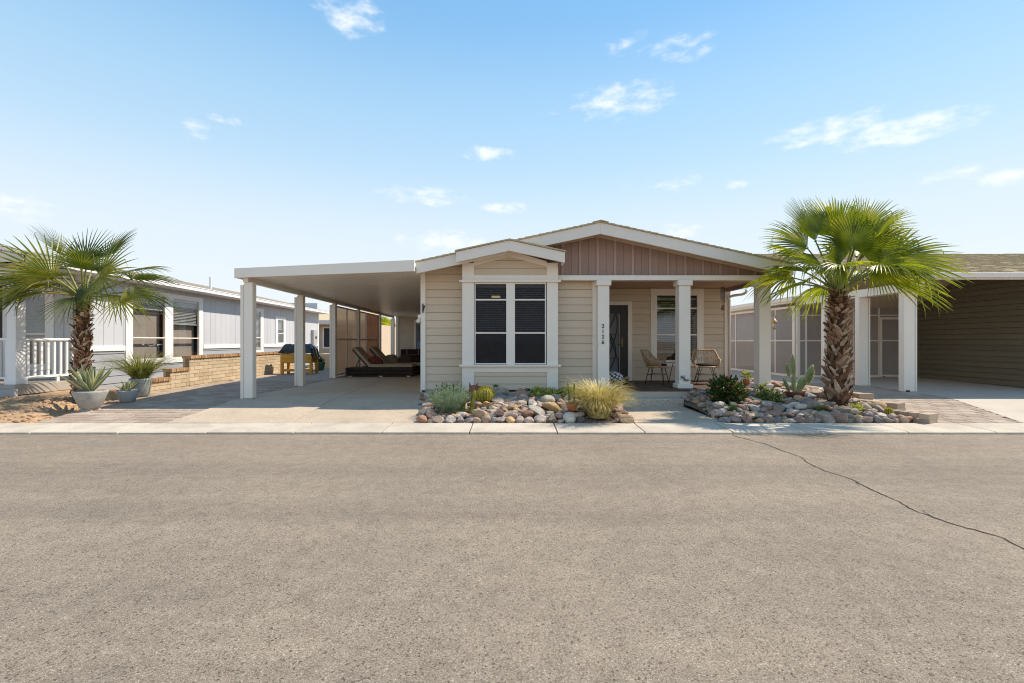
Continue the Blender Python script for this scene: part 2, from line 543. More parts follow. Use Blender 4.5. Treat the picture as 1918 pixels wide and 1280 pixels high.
SCREENB = mat_mesh('grey_brown_sun_screen', (.41, .36, .335), .05, .2)
SCREENT = mat_mesh('tan_sun_screen', (.55, .34, .19), .12, .62)
SCREENR = mat_mesh('rust_sun_screen', (.34, .13, .06), .02, .5)
BLACK = M('black_metal', (.018, .017, .016), .45, .2, 8, .05, 60, .4)
DOORM = M('dark_screen_door', (.022, .016, .013), .45, .2, 6, .05, 60, .4)
DOORG = M('door_mesh', (.15, .148, .155), .5, .15, 3, 0, 60, .4)
BLUEP = M('blue_painted_door', (.22, .30, .40), .5, .05, 2, .05, 60, .4)
BRICK = mat_ramp_random('tan_wall_block', [(0, (.47, .365, .235)), (.35, (.52, .41, .27)), (.7, (.555, .445, .30)), (1, (.60, .485, .335))], .9, .12, 10, .4, 90, .15, .08)
CAPB = mat_ramp_random('brown_coping_brick', [(0, (.30, .17, .09)), (.5, (.42, .25, .13)), (1, (.52, .34, .19))], .9, .15, 10, .4, 90, .15, .1)
EDGEB = mat_ramp_random('edging_brick', [(0, (.36, .27, .20)), (.5, (.44, .34, .25)), (1, (.50, .39, .29))], .9, .15, 10, .5, 90, .15, .1)
PAVER = mat_ramp_random('paver', [(0, (.33, .255, .20)), (.4, (.385, .30, .235)), (.75, (.42, .335, .265)), (1, (.46, .37, .295))], .9, .12, 8, .4, 90, .15, .08)
STONE = mat_ramp_random('river_stone', [(0, (.12, .10, .09)), (.07, (.36, .28, .20)), (.14, (.42, .20, .12)), (.22, (.25, .25, .26)), (.30, (.50, .40, .26)),
                                        (.38, (.28, .15, .105)), (.46, (.50, .42, .36)), (.54, (.17, .165, .17)), (.62, (.54, .35, .16)), (.70, (.40, .32, .25)),
                                        (.78, (.22, .13, .10)), (.86, (.62, .55, .46)), (.93, (.40, .25, .19)), (1, (.20, .20, .21))], .75, .42, 12, .7, 50, .3, .34)
GRAVEL = M('gravel', (.20, .155, .12), .95, .35, 25., .8, 40, .15, rnd=.1)
BOOT = mat_ramp_random('palm_leaf_base', [(0, (.12, .060, .034)), (.25, (.22, .115, .065)), (.5, (.32, .20, .125)), (.7, (.44, .31, .21)), (.88, (.54, .42, .31)), (1, (.26, .12, .06))],
                       .85, .4, 18, .6, 60, .2, .25)
TRUNK = M('palm_fibre', (.075, .042, .027), .95, .4, 16., .9, 60, .1, stretch=(1, 1, .4))
FROND = mat_leaf('palm_frond', [(.10, .13, .010), (.20, .235, .016), (.33, .35, .022), (.48, .43, .05)], .5, .34, .5, 3.)
FRONDD = mat_leaf('dark_palm_frond', [(.060, .085, .012), (.115, .145, .018), (.20, .215, .025), (.36, .33, .06)], .36, .34, .5, 3.)
PETI = mat_leaf('palm_petiole', [(.16, .20, .045), (.25, .26, .07), (.36, .30, .11)], .15, .45, .35)

# ================================================================== THE SETTING
def struct(o):
    return tag(o, kind='structure')


struct(MB().add([(-2500, -2500, -.03), (2500, -2500, -.03), (2500, 2500, -.03), (-2500, 2500, -.03)], [(0, 1, 2, 3)]).build('ground', DIRT))
road = struct(MB().add([(-250, -9, 0), (250, -9, 0), (250, 6.86, 0), (-250, 6.86, 0)], [(0, 1, 2, 3)]).build('road', ASPHALT))
struct(MB().add([(-60, 7.4, .02), (60, 7.4, .02), (60, 60, .02), (-60, 60, .02)], [(0, 1, 2, 3)]).build('yard_ground', DIRT))

# crack across the road
pts = [(1372, 817), (1398, 824), (1436, 834), (1470, 848), (1502, 858), (1508, 866), (1545, 884), (1590, 897), (1635, 920), (1680, 940), (1712, 958), (1760, 975), (1800, 988), (1838, 998), (1880, 1010), (1916, 1030), (1975, 1062), (2050, 1100)]
gp = [Vector((fx(a, F * ZC / (b - CY)), F * ZC / (b - CY), 0)) for a, b in pts]
fine = []
rc = random.Random(3)
for i in range(len(gp) - 1):
    k = max(3, int((gp[i + 1] - gp[i]).length / .035))
    for j in range(k):
        p = gp[i].lerp(gp[i + 1], j / k)
        fine.append(p + Vector((rc.uniform(-.010, .010), rc.uniform(-.010, .010), 0)))
mb = MB()
vs_, fs_ = [], []
for i, p in enumerate(fine):
    w = .0035 + .0075 * abs(noise.noise(Vector((i * .23, 0, 0)))) + .002 * rc.random()
    tg = fine[min(i + 3, len(fine) - 1)] - fine[max(i - 3, 0)]
    sd_ = Vector((-tg.y, tg.x, 0)).normalized() * w
    vs_ += [p + sd_ + Vector((0, 0, .003)), p - sd_ + Vector((0, 0, .003))]
    if i:
        fs_.append((2 * i - 2, 2 * i - 1, 2 * i + 1, 2 * i))
mb.add(vs_, fs_)
CRACK = M('crack_filler', (.03, .025, .02), .95, .3, 30, 0)
mb.build('crack', CRACK, road)
for q_ in (24, 60, 88, 131, 170, 205):
    if q_ >= len(fine):
        continue
    a_ = rc.uniform(-.6, .6) + (1.2 if rc.random() < .5 else -1.7)
    pp, vs_, fs_ = fine[q_].copy(), [], []
    nn = rc.randint(7, 16)
    for k in range(nn):
        w = .004 * (1 - k / nn) + .0006
        d_ = Vector((math.cos(a_), math.sin(a_), 0))
        s2 = Vector((-d_.y, d_.x, 0)) * w
        vs_ += [pp + s2 + Vector((0, 0, .0034)), pp - s2 + Vector((0, 0, .0034))]
        if k:
            fs_.append((2 * k - 2, 2 * k - 1, 2 * k + 1, 2 * k))
        pp = pp + d_ * rc.uniform(.015, .035)
        a_ += rc.uniform(-.5, .5)
    MB().add(vs_, fs_).build('crack', CRACK, road)
# loose grit along the kerb foot
mb = MB()
for i in range(900):
    x, y, s = rc.uniform(-9, 9), 6.83 - abs(rc.gauss(0, .05)), rc.uniform(.002, .006)
    mb.ell((x, y, .002), (s, s, s * .6), 5, 3)
tag(mb.build('grit', GRAVEL), 'loose grit gathered along the kerb foot', 'grit', kind='stuff')

# kerb ribbon
kerb = struct(thing('kerb', None, None, (0, 7.15, 0)))
kerb['kind'] = 'structure'
X0 = -.62 - 1.28 * 16
for i in range(34):
    a, b = X0 + 1.28 * i + .008, X0 + 1.28 * (i + 1) - .008
    dz = rc.uniform(-.003, .003)
    MB().prism([(a, 6.83, -.02), (a, 6.83, .026 + dz), (a, 6.88, .036 + dz), (a, 7.46, .055 + dz), (a, 7.46, -.02)], (b - a, 0, 0)).build('kerb_slab', KERB, kerb, bevel=.006)
MB().box(X0, X0 + 1.28 * 34, 6.87, 7.45, -.02, .022).build('joint_bed', GAPD, kerb)


def zd(Y):
    return .055 + .135 * min(1, max(0, (Y - 7.47) / 1.88)) + .02 * min(1, max(0, (Y - 9.35) / 8))


def slab_col(parent, name, mat, xa, xb, ys, zf, gap=.007, bevel=.006):
    for y0, y1 in zip(ys[:-1], ys[1:]):
        n = 6
        yy = [y0 + gap + (y1 - y0 - 2 * gap) * i / n for i in range(n + 1)]
        top = [(yy[i], zf(yy[i])) for i in range(n + 1)]
        b = MB()
        v, f = [], []
        for (y, z) in top:
            a_, b_ = (xa(y) if callable(xa) else xa) + gap, (xb(y) if callable(xb) else xb) - gap
            v += [(a_, y, z), (b_, y, z), (b_, y, z - .14), (a_, y, z - .14)]
        for i in range(n):
            for k in range(4):
                f.append((4 * i + k, 4 * i + (k + 1) % 4, 4 * i + 4 + (k + 1) % 4, 4 * i + 4 + k)[::-1])
        f += [(0, 1, 2, 3), (4 * n + 3, 4 * n + 2, 4 * n + 1, 4 * n)]
        b.add(v, f).build(name, mat, parent)


drive = thing('driveway', None, None, (-3.6, 8, 0))
drive['kind'] = 'structure'
slab_col(drive, 'concrete_slab', DRIVE, -5.52, lambda y: -3.5 - .055 * (y - 7.5), [7.465, 10.9, 14.6, 19, 24.3], zd)
slab_col(drive, 'concrete_slab', DRIVE, lambda y: -3.5 - .055 * (y - 7.5), lambda y: -1.47 if y < 9.9 else -1.9, [7.465, 10.9, 14.6, 19, 24.3], zd)
slab_col(drive, 'joint_bed', GAPD, -5.51, -1.98, [7.47, 24.3], lambda y: zd(y) - .012)

walk = thing('walkway', None, None, (2.7, 8.3, 0))
walk['kind'] = 'structure'
slab_col(walk, 'concrete_slab', DRIVE, 1.95, 3.40, [7.465, 9.3], lambda y: .060)


def zl(Y):
    return .055 + .10 * min(1, max(0, (Y - 7.47) / 1.9)) + .05 * min(1, max(0, (Y - 9.4) / 3))


pav_me = None


def pavers(parent, xl, xr, y0, y1, zf, seed, lx=.30, ly=.20):
    global pav_me
    if pav_me is None:
        b = MB().box(-.5, .5, -.5, .5, -.06, -.004)
        e = .02
        b = MB()
        b.add([(-.5, -.5, -.06), (.5, -.5, -.06), (.5, .5, -.06), (-.5, .5, -.06), (-.5, -.5, -.006), (.5, -.5, -.006), (.5, .5, -.006), (-.5, .5, -.006),
               (-.5 + e, -.5 + e, 0), (.5 - e, -.5 + e, 0), (.5 - e, .5 - e, 0), (-.5 + e, .5 - e, 0)],
              [(0, 1, 5, 4), (1, 2, 6, 5), (2, 3, 7, 6), (3, 0, 4, 7), (4, 5, 9, 8), (5, 6, 10, 9), (6, 7, 11, 10), (7, 4, 8, 11), (8, 9, 10, 11)])
        pav_me = b.mesh('paver', PAVER)
    rr = random.Random(seed)
    off = wloc(parent)
    row = 0
    y = y0
    while y < y1 - .05:
        yc = y + ly / 2
        x = xl(yc) - (lx / 2 if row % 2 else 0)
        while x < xr(yc) - .02:
            a, b = max(x, xl(yc)), min(x + lx, xr(yc))
            if b - a > .05:
                sl = (zf(yc + .1) - zf(yc - .1)) / .2
                link('paver', pav_me, parent, Vector(((a + b) / 2, yc, zf(yc) + rr.uniform(-.002, .002))) - off,
                     (math.atan(sl) + rr.uniform(-.006, .006), rr.uniform(-.006, .006), 0), (b - a - .014, ly - .016, 1))
            x += lx
        y += ly
        row += 1


def xl_left(Y):
    return max(-8.2, -7.6 - .22 * (Y - 7.5))


pl = thing('paver_path', None, None, (-6.8, 8.5, 0))
pl['kind'] = 'structure'
pavers(pl, xl_left, lambda y: -5.54, 7.47, 13.87, zl, 5, .31, .20)
slab_col(pl, 'joint_bed', GAPD, xl_left, -5.53, [7.468, 13.9], lambda y: zl(y) - .02, 0)
slab_col(pl, 'far_paving', PAVER, -8.6, -5.53, [13.88, 26], lambda y: zl(y), 0)


def zrgt(Y):
    return .055 + .09 * min(1, max(0, (Y - 7.47) / 2.2)) + .05 * min(1, max(0, (Y - 9.67) / 4))


def xb_right(Y):
    return min(9.45, 8.1 + .46 * (Y - 7.4))


pr = thing('paver_driveway', None, None, (7.8, 8.5, 0))
pr['kind'] = 'structure'
pavers(pr, lambda y: 6.72, xb_right, 7.47, 13.1, zrgt, 6, .34, .235)
slab_col(pr, 'joint_bed', GAPD, 6.70, lambda y: xb_right(y) - .01, [7.468, 13.1], lambda y: zrgt(y) - .02, 0)
cr = thing('neighbour_driveway', None, None, (12, 9, 0))
cr['kind'] = 'structure'
slab_col(cr, 'concrete_slab', DRIVE2, xb_right, 13.2, [7.465, 10.2, 13.1], zrgt)
slab_col(cr, 'concrete_slab', DRIVE2, 13.2, 18, [7.465, 10.2, 13.1], zrgt)
slab_col(cr, 'concrete_slab', DRIVE2, 6.4, 18, [13.1, 15.2, 24], zrgt)


def sheet(name, mat, x0, x1, y0, y1, zf, nx, ny, parent=None, smooth=True):
    v = [(x0 + (x1 - x0) * i / nx, y0 + (y1 - y0) * j / ny, 0) for j in range(ny + 1) for i in range(nx + 1)]
    v = [(x, y, zf(x, y)) for x, y, _ in v]
    f = [(j * (nx + 1) + i, j * (nx + 1) + i + 1, (j + 1) * (nx + 1) + i + 1, (j + 1) * (nx + 1) + i) for j in range(ny) for i in range(nx)]
    return MB().add(v, f).build(name, mat, parent, smooth)


def zsand(x, y):
    d = min(1, max(0, (xl_left(y) + .02 - x) / .5))
    t = min(1, max(0, (y - 7.47) / 1.6))
    return -.02 + d * (.075 + .23 * t * (.6 + .4 * d) + .035 * noise.noise(Vector((x * 1.7, y * 1.7, 3))) * t + .012 * noise.noise(Vector((x * 6, y * 6, 1)))) + .06 * (1 - d) * t


struct(sheet('sand_bed', SAND, -20, -7.3, 7.47, 10.75, zsand, 150, 44))
# dead leaf litter and pebbles on the sand
mb = MB()
for i in range(420):
    x, y = rc.uniform(-9.6, -7.75), rc.uniform(7.7, 9.4)
    if rc.random() < .6:
        x, y = -8.2 + rc.gauss(0, .28), 8.85 + rc.gauss(0, .22)
    if x > xl_left(y) - .06 or y < 7.6:
        continue
    s = rc.uniform(.008, .03)
    a = rc.uniform(0, 6.28)
    z = zsand(x, y)
    p = Vector((x, y, z + .006))
    d = Vector((math.cos(a), math.sin(a), rc.uniform(-.1, .3))) * s
    n_ = Vector((-math.sin(a), math.cos(a), rc.uniform(-.3, .3))) * s * .35
    mb.add([p - d, p + n_, p + d, p - n_], [(0, 1, 2, 3)])
tag(mb.build('leaf_litter', M('dry_litter', (.27, .17, .09), .9, .4, 30, 0)), 'dry leaf litter scattered round the left palm', 'litter', kind='stuff')


# ================================================================== THE MAIN HOUSE
def clip(poly, a, b):
    """keep the part of a (u,v) polygon with v <= a + b*u"""
    out = []
    n = len(poly)
    for i in range(n):
        p, q = poly[i], poly[(i + 1) % n]
        dp, dq = a + b * p[0] - p[1], a + b * q[0] - q[1]
        if dp >= 0:
            out.append(p)
        if dp * dq < 0:
            t = dp / (dp - dq)
            out.append((p[0] + (q[0] - p[0]) * t, p[1] + (q[1] - p[1]) * t))
    return out


def siding(parent, Mx, u0, u1, v0, v1, ex, mat, tops=(), name='siding_board', lap=.021, seed=1):
    rr = random.Random(seed)
    v = v0
    while v < v1 - .01:
        vt = min(v + ex, v1)
        poly = [(u0, v + .008), (u1, v + .008), (u1, vt), (u0, vt)]
        for a, b in tops:
            poly = clip(poly, a, b) if len(poly) > 2 else poly
        if len(poly) > 2:
            j = rr.uniform(-.0015, .0015)
            n = len(poly)
            w = lambda q: lap - (lap - .006) * (q - v) / ex + j
            b_ = MB(Mx)
            b_.add([(p[0], w(p[1]), p[1]) for p in poly] + [(p[0], -.008, p[1]) for p in poly],
                   [tuple(range(n))[::-1], tuple(range(n, 2 * n))] + [(i, (i + 1) % n, n + (i + 1) % n, n + i) for i in range(n)])
            b_.build(name, mat, parent)
        v += ex
    poly = [(u0, v0), (u1, v0), (u1, v1), (u0, v1)]
    for a, b in tops:
        poly = clip(poly, a, b)
    MB(Mx).prism([(q[0], -.02, q[1]) for q in poly], (0, .008, 0)).build('sheathing', mat, parent)


_add0 = MB.add


def _add(s, vs, fs):
    if s.M is not None and s.M.determinant() < 0:
        fs = [tuple(f)[::-1] for f in fs]
    return _add0(s, vs, fs)


MB.add = _add


def window(parent, Mx, u0, u1, v0, v1, rails=(), mull=(), glass=GLASS, blind=None, bmat=BLIND, screen=None, fw=.028, mat=TRIM, depth=.16, room=ROOM, pitch=.05):
    """white frame with a pane in every opening, a dark room behind and a slatted blind"""
    b = MB(Mx)
    b.box(u0, u1, -.03, .034, v0, v0 + fw).box(u0, u1, -.03, .034, v1 - fw, v1).box(u0, u0 + fw, -.03, .032, v0 + fw, v1 - fw).box(u1 - fw, u1, -.03, .032, v0 + fw, v1 - fw)
    for r in rails:
        b.box(u0 + fw, u1 - fw, -.02, .028, r - .016, r + .016)
    for m_ in mull:
        b.box(m_ - .016, m_ + .016, -.02, .026, v0 + fw, v1 - fw)
    win = b.build('window', mat, parent, bevel=.003, seg=1)
    us = [u0 + fw] + list(mull) + [u1 - fw]
    vv = [v0 + fw] + sorted(rails) + [v1 - fw]
    for i in range(len(us) - 1):
        for j in range(len(vv) - 1):
            a0, a1, c0, c1 = us[i], us[i + 1], vv[j], vv[j + 1]
            MB(Mx).add([(a0, .006, c0), (a1, .006, c0), (a1, .006, c1), (a0, .006, c1)], [(3, 2, 1, 0)]).build('pane', glass, win)
            if screen and j in screen:
                MB(Mx).add([(a0, .018, c0), (a1, .018, c0), (a1, .018, c1), (a0, .018, c1)], [(3, 2, 1, 0)]).build('sun_screen', SCREENW, win)
    if blind:
        s = MB(Mx)
        z = blind[1] - fw
        s.box(u0 + fw, u1 - fw, -.055, -.03, z - .05, z)
        z -= .05
        while z > blind[0]:
            s.hexa([(u0 + fw + .01, -.062, z), (u1 - fw - .01, -.062, z), (u1 - fw - .01, -.034, z - .016), (u0 + fw + .01, -.034, z - .016),
                    (u0 + fw + .01, -.062, z + .003), (u1 - fw - .01, -.062, z + .003), (u1 - fw - .01, -.034, z - .013), (u0 + fw + .01, -.034, z - .013)])
            z -= pitch
        s.box(u0 + fw, u1 - fw, -.055, -.035, z - .01, z + .02)
        s.build('blind', bmat, win)
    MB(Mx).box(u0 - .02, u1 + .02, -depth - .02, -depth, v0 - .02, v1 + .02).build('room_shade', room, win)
    return win


HOUSE = thing('house', 'tan lap-sided single-storey house with white trim, porch and brown gable', 'house', (1.8, 10.15, .2))
ZR0, XR, SL = 3.79, 1.80, .216
HX0, HX1 = -1.95, 5.70


def zr(x):
    return ZR0 - SL * abs(x - XR)


top_l, top_r = (ZR0 - SL * XR, SL), (ZR0 + SL * XR, -SL)     # v <= a + b*u on each side of the ridge
def lower(t, d):
    return (t[0] - d, t[1])


YF = 10.15
# plain side and back walls, dark rooms inside
MB().box(-1.97, -1.85, 10.20, 24.0, .15, 2.80).box(5.33, 5.45, 11.90, 24.0, .15, 2.90).box(-1.85, 5.33, 23.88, 24.0, .15, 3.0).box(1.74, 1.80, 10.2, 11.8, .15, 2.95).build('wall', SIDING, HOUSE)
MB().box(-1.84, 1.73, 10.40, 10.50, .1, 3.0).box(1.81, 5.32, 12.05, 12.15, .1, 2.95).box(-1.84, 5.32, 10.5, 10.6, 2.9, 2.95).build('room_shade', ROOM, HOUSE)
MB().box(-1.95, 1.75, 10.10, 10.3, .0, .31).box(-1.02, .94, 9.84, 10.10, .0, .29).build('foundation', FOUND, HOUSE, bevel=.008)

front = frame((0, YF, 0), (1, 0, 0), (0, -1, 0))
siding(HOUSE, front, -1.86, -1.0, .31, 3.2, .166, SIDING, [lower(top_l, .135)], seed=2)
siding(HOUSE, front, .90, 1.80, .31, 2.66, .166, SIDING, seed=3)
MB().box(-1.97, -1.862, 10.10, 10.21, .26, 2.86).build('corner_board', TRIM, HOUSE, bevel=.006)
MB().box(1.735, 1.815, 10.105, 10.24, .365, 2.644).build('corner_board', TRIM, HOUSE, bevel=.006)

# ---- bay with the twin window
YB = 9.80
bay = frame((0, YB, 0), (1, 0, 0), (0, -1, 0))
bx = lambda p: fx(p, YB)
bz = lambda p: fz(p, YB)
xl0, xl1, xr0, xr1 = bx(866), bx(888), bx(1024), bx(1045)
MB().box(xl0 + .005, xl0 + .06, YB + .01, 10.15, .30, 2.93).build('bay_side', SIDING, HOUSE)
MB().box(xr1 - .06, xr1 - .005, YB + .01, 10.15, .30, 2.93).build('bay_side', SIDING, HOUSE)
zt = bz(517)
zbf = lambda x: 3.39 - .216 * abs(x + .05)
siding(HOUSE, bay, xl1 - .01, xr0 + .01, .30, bz(698), .162, SIDING, seed=5)
siding(HOUSE, bay, xl1 - .01, xr0 + .01, zt - .02, 3.25, .162, SIDING, [(3.135 + .05 * .216, .216), (3.135 - .05 * .216, -.216)], seed=6)
MB(bay).box(xl0, xl1, -.01, .034, .28, 2.99).build('corner_board', TRIM, HOUSE, bevel=.005)
MB(bay).box(xr0, xr1, -.01, .034, .28, 2.99).build('corner_board', TRIM, HOUSE, bevel=.005)
MB(bay).box(xl1, xr0, -.01, .030, bz(698.5), bz(687)).build('panel_board', TRIM, HOUSE, bevel=.004)
MB(bay).box(xl1, xr0, -.01, .030, bz(531.5), zt).build('panel_board', TRIM, HOUSE, bevel=.004)
MB(bay).box(bx(949.8), bx(963), -.01, .032, bz(687), bz(531.5)).build('mullion_board', TRIM, HOUSE, bevel=.004)
for n_, (p0, p1) in (('head_ledge', (530.5, 526.5)), ('sill_ledge', (688, 684))):
    MB(bay).box(bx(861), bx(1050), .0345, .085, bz(p0), bz(p1)).build(n_, TRIM, HOUSE, bevel=.006)
pk = 3.135
MB(bay).prism([(xl1, .0305, 2.935), (-.05, .0305, 3.118), (xr0, .0305, 2.917), (xr0, .0305, 3.02), (-.05, .0305, 3.25), (xl1, .0305, 3.04)], (0, -.04, 0)).build('rake_frieze', TRIM, HOUSE)
for a, b in ((889, 950.2), (962.6, 1022.5)):
    window(HOUSE, bay, bx(a), bx(b), bz(683.5), bz(531.8), [bz(563), bz(625)], glass=GLASS, blind=(bz(622), bz(533)), screen=(0, 1, 2), fw=.022, pitch=.046)
MB(bay).box(bx(921), bx(937), .021, .024, bz(559.5), bz(555.5)).build('window_sticker', M('sticker', (.75, .5, .22), .6), HOUSE)
# bay roof
MB().prism([(-1.12, 9.42, zbf(-1.12) - .03), (-.05, 9.42, 3.39 - .03), (1.06, 9.42, zbf(1.06) - .03), (1.06, 9.42, zbf(1.06) - .16), (-.05, 9.42, 3.23), (-1.12, 9.42, zbf(-1.12) - .16)], (0, .40, 0)).build('bay_soffit', FRIEZE, HOUSE)
for s_, (xa, xb_) in (('l', (-1.12, -.05)), ('r', (-.05, 1.06))):
    MB().prism([(xa, 9.38, zbf(xa) - .225), (xb_, 9.38, zbf(xb_) - .225), (xb_, 9.38, zbf(xb_) - .015), (xa, 9.38, zbf(xa) - .015)], (0, .038, 0)).build('bay_fascia', FASCIA, HOUSE, bevel=.004)
    MB().prism([(xa - (.02 if s_ == 'l' else 0), 9.35, zbf(xa) - .012), (xb_ + (.02 if s_ == 'r' else 0), 9.35, zbf(xb_) - .012), (xb_ + (.02 if s_ == 'r' else 0), 9.35, zbf(xb_) + .016), (xa - (.02 if s_ == 'l' else 0), 9.35, zbf(xa) + .016)], (0, .7, 0)).build('bay_shingles', SHING, HOUSE)
MB().box(1.02, 1.06, 9.42, 9.80, zbf(1.06) - .22, zbf(1.06) - .02).build('bay_fascia', FASCIA, HOUSE, bevel=.004)

# ---- main roof
rf = MB().prism([(HX0, 9.58, zr(HX0) - .13), (XR, 9.58, ZR0 - .13), (HX1, 9.58, zr(HX1) - .13), (HX1, 9.58, zr(HX1) - .03), (XR, 9.58, ZR0 - .03), (HX0, 9.58, zr(HX0) - .03)], (0, 14.7, 0)).build('roof', FRIEZE, HOUSE)
for xa, xb_ in ((HX0, XR), (XR, HX1)):
    MB().prism([(xa, 9.54, zr(xa) - .25), (xb_, 9.54, zr(xb_) - .25), (xb_, 9.54, zr(xb_) - .02), (xa, 9.54, zr(xa) - .02)], (0, .039, 0)).build('fascia', FASCIA, rf, bevel=.004)
MB().box(HX1, HX1 + .03, 9.545, 24.3, zr(HX1) - .25, zr(HX1) - .035).build('fascia', FASCIA, rf, bevel=.004)
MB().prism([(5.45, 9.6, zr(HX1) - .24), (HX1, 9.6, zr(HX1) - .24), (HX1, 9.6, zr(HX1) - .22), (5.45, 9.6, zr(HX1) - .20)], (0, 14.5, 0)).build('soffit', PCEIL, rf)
# shingle courses up each slope, butt edges stepped
for sgn, x_e in ((1, HX1 + .04), (-1, HX0 - .02)):
    mb = MB()
    n = 27
    for i in range(n):
        xa = x_e + (XR - x_e) * i / n
        xb_ = x_e + (XR - x_e) * (i + 1.1) / n
        xb_ = min(xb_, XR) if sgn < 0 else max(xb_, XR)
        y0 = 9.515 + rc.uniform(-.006, .006)
        za, zb_ = zr(xa), zr(xb_)
        mb.hexa([(xa, y0, za - .018), (xb_, y0, zb_ - .018), (xb_, 24.4, zb_ - .018), (xa, 24.4, za - .018),
                 (xa, y0, za + .016), (xb_, y0, zb_ + .004), (xb_, 24.4, zb_ + .004), (xa, 24.4, za + .016)])
    tag(mb.build('shingle_courses', SHING, rf), kind='stuff')
MB().prism([(XR - .16, 9.50, zr(XR - .16) + .012), (XR, 9.50, ZR0 + .012), (XR + .16, 9.50, zr(XR + .16) + .012), (XR + .16, 9.50, zr(XR + .16) + .026), (XR, 9.50, ZR0 + .028), (XR - .16, 9.50, zr(XR - .16) + .026)], (0, 14.9, 0)).build('ridge_cap', SHING, rf)

# ---- brown board-and-batten gable over the porch
YG = 10.02
gab = frame((0, YG, 0), (1, 0, 0), (0, -1, 0))
zb0 = 2.745
x = 1.452 - .374 * 4
while x < 5.62:
    for k in range(2):
        a, b = x + .187 * k + .002, x + .187 * (k + 1) - .002
        b = min(b, 5.56)
        if a >= b:
            continue
        poly = clip(clip([(a, zb0), (b, zb0), (b, 4), (a, 4)], *lower(top_l, .14)), *lower(top_r, .14))
        if len(poly) > 2 and max(p[1] for p in poly) - zb0 > .02:
            MB(gab).prism([(p[0], 0, p[1]) for p in poly], (0, -.02, 0)).build('gable_plank', BROWN, HOUSE, bevel=.003, seg=1)
    poly = clip(clip([(x - .026, zb0), (x + .026, zb0), (x + .026, 4), (x - .026, 4)], *lower(top_l, .14)), *lower(top_r, .14))
    if x < 5.5 and len(poly) > 2 and min(zr(x) - .26, 9) > zb0 + .03:
        MB(gab).prism([(p[0], .022, p[1]) for p in poly], (0, -.021, 0)).build('batten', BROWNL, HOUSE, bevel=.003, seg=1)
    x += .374
MB().box(-.1, 5.56, YG + .02, YG + .10, 2.74, 2.90).build('gable_backing', ROOM, HOUSE)
for (xa, xb_) in ((-.1, XR), (XR, 5.58)):
    MB(gab).prism([(xa, .05, zr(xa) - .215), (xb_, .05, zr(xb_) - .215), (xb_, .05, zr(xb_) - .135), (xa, .05, zr(xa) - .135)], (0, -.025, 0)).build('rake_frieze', FRIEZE, HOUSE, bevel=.003, seg=1)

# ---- porch
MB().box(.93, 5.47, 9.90, 10.10, 2.645, 2.748).build('porch_beam', TRIM, HOUSE, bevel=.005)
MB().box(5.37, 5.47, 10.10, 11.82, 2.60, 2.748).build('porch_beam', BROWN, HOUSE, bevel=.005)
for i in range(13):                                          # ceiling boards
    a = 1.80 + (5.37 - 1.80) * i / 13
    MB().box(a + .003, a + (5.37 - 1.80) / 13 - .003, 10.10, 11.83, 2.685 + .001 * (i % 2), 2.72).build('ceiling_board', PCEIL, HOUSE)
MB().box(1.76, 5.6, 9.56, 11.9, .0, .335).build('porch_slab', DRIVE2, HOUSE, bevel=.01)
for i in range(28):
    a = 1.76 + .1375 * i
    MB().box(a + .004, a + .1335, 9.545, 11.80, .337, .362 + rc.uniform(-.002, .002)).build('deck_plank', DECK, HOUSE, bevel=.003, seg=1)
MB().box(2.15, 3.40, 9.26, 9.555, .0, .215).build('porch_step', STEPC, HOUSE, bevel=.018, seg=3)


def column(xc):
    c = MB().box(xc - .12, xc + .12, 9.88, 10.12, .455, 2.53).build('column', TRIM, HOUSE, bevel=.006)
    MB().box(xc - .16, xc + .16, 9.84, 10.16, .363, .454).build('base_block', TRIM, c, bevel=.008)
    MB().box(xc - .155, xc + .155, 9.845, 10.155, 2.531, 2.643).build('cap_block', TRIM, c, bevel=.008)
    return c


COLS = [column(1.93), column(3.64), column(5.33)]
# house number, one upright digit under the other
NUM = M('number_metal', (.03, .028, .026), .5)
for ch, py in zip('2126', (611.5, 621.5, 631.5, 641.5)):
    cu = bpy.data.curves.new('digit', 'FONT')
    cu.body, cu.size, cu.extrude, cu.align_x = ch, .118, .006, 'CENTER'
    tmp = bpy.data.objects.new('tmp', cu)
    C.objects.link(tmp)
    dg = bpy.context.evaluated_depsgraph_get()
    me = bpy.data.meshes.new_from_object(tmp.evaluated_get(dg))
    bpy.data.objects.remove(tmp)
    me.materials.clear()
    me.materials.append(NUM)
    link('number_' + {'1': 'one', '2': 'two', '6': 'six'}[ch], me, COLS[0], Vector((fx(1129.5, 9.87), 9.873, fz(py + 4, 9.87))) - wloc(COLS[0]), (R(90), 0, 0))

# back wall of the porch: door and window
YP = 11.84
por = frame((0, YP, 0), (1, 0, 0), (0, -1, 0))
px_ = lambda p: fx(p, YP)
pz_ = lambda p: fz(p, YP)
xd1, xw0, xw1, xc0 = px_(1183), px_(1218), px_(1317), px_(1356)
siding(HOUSE, por, xd1, xw0, .362, 2.68, .166, SIDING, seed=8)
siding(HOUSE, por, xw1, xc0, .362, 2.68, .166, SIDING, seed=9)
siding(HOUSE, por, 1.80, xd1, pz_(566), 2.68, .166, SIDING, seed=10)
siding(HOUSE, por, xw0, xw1, .362, pz_(687), .166, SIDING, seed=11)
MB(por).box(xc0, px_(1367), -.05, .04, .35, 2.66).build('corner_board', TRIM, HOUSE, bevel=.006)
MB(por).box(xw0, px_(1229), 0, .032, pz_(687), 2.68).box(px_(1306), xw1, 0, .032, pz_(687), 2.68).box(px_(1229), px_(1306), 0, .031, pz_(687), pz_(677)).box(px_(1229), px_(1306), 0, .031, pz_(554), 2.68).build('window_casing', TRIM, HOUSE, bevel=.004)
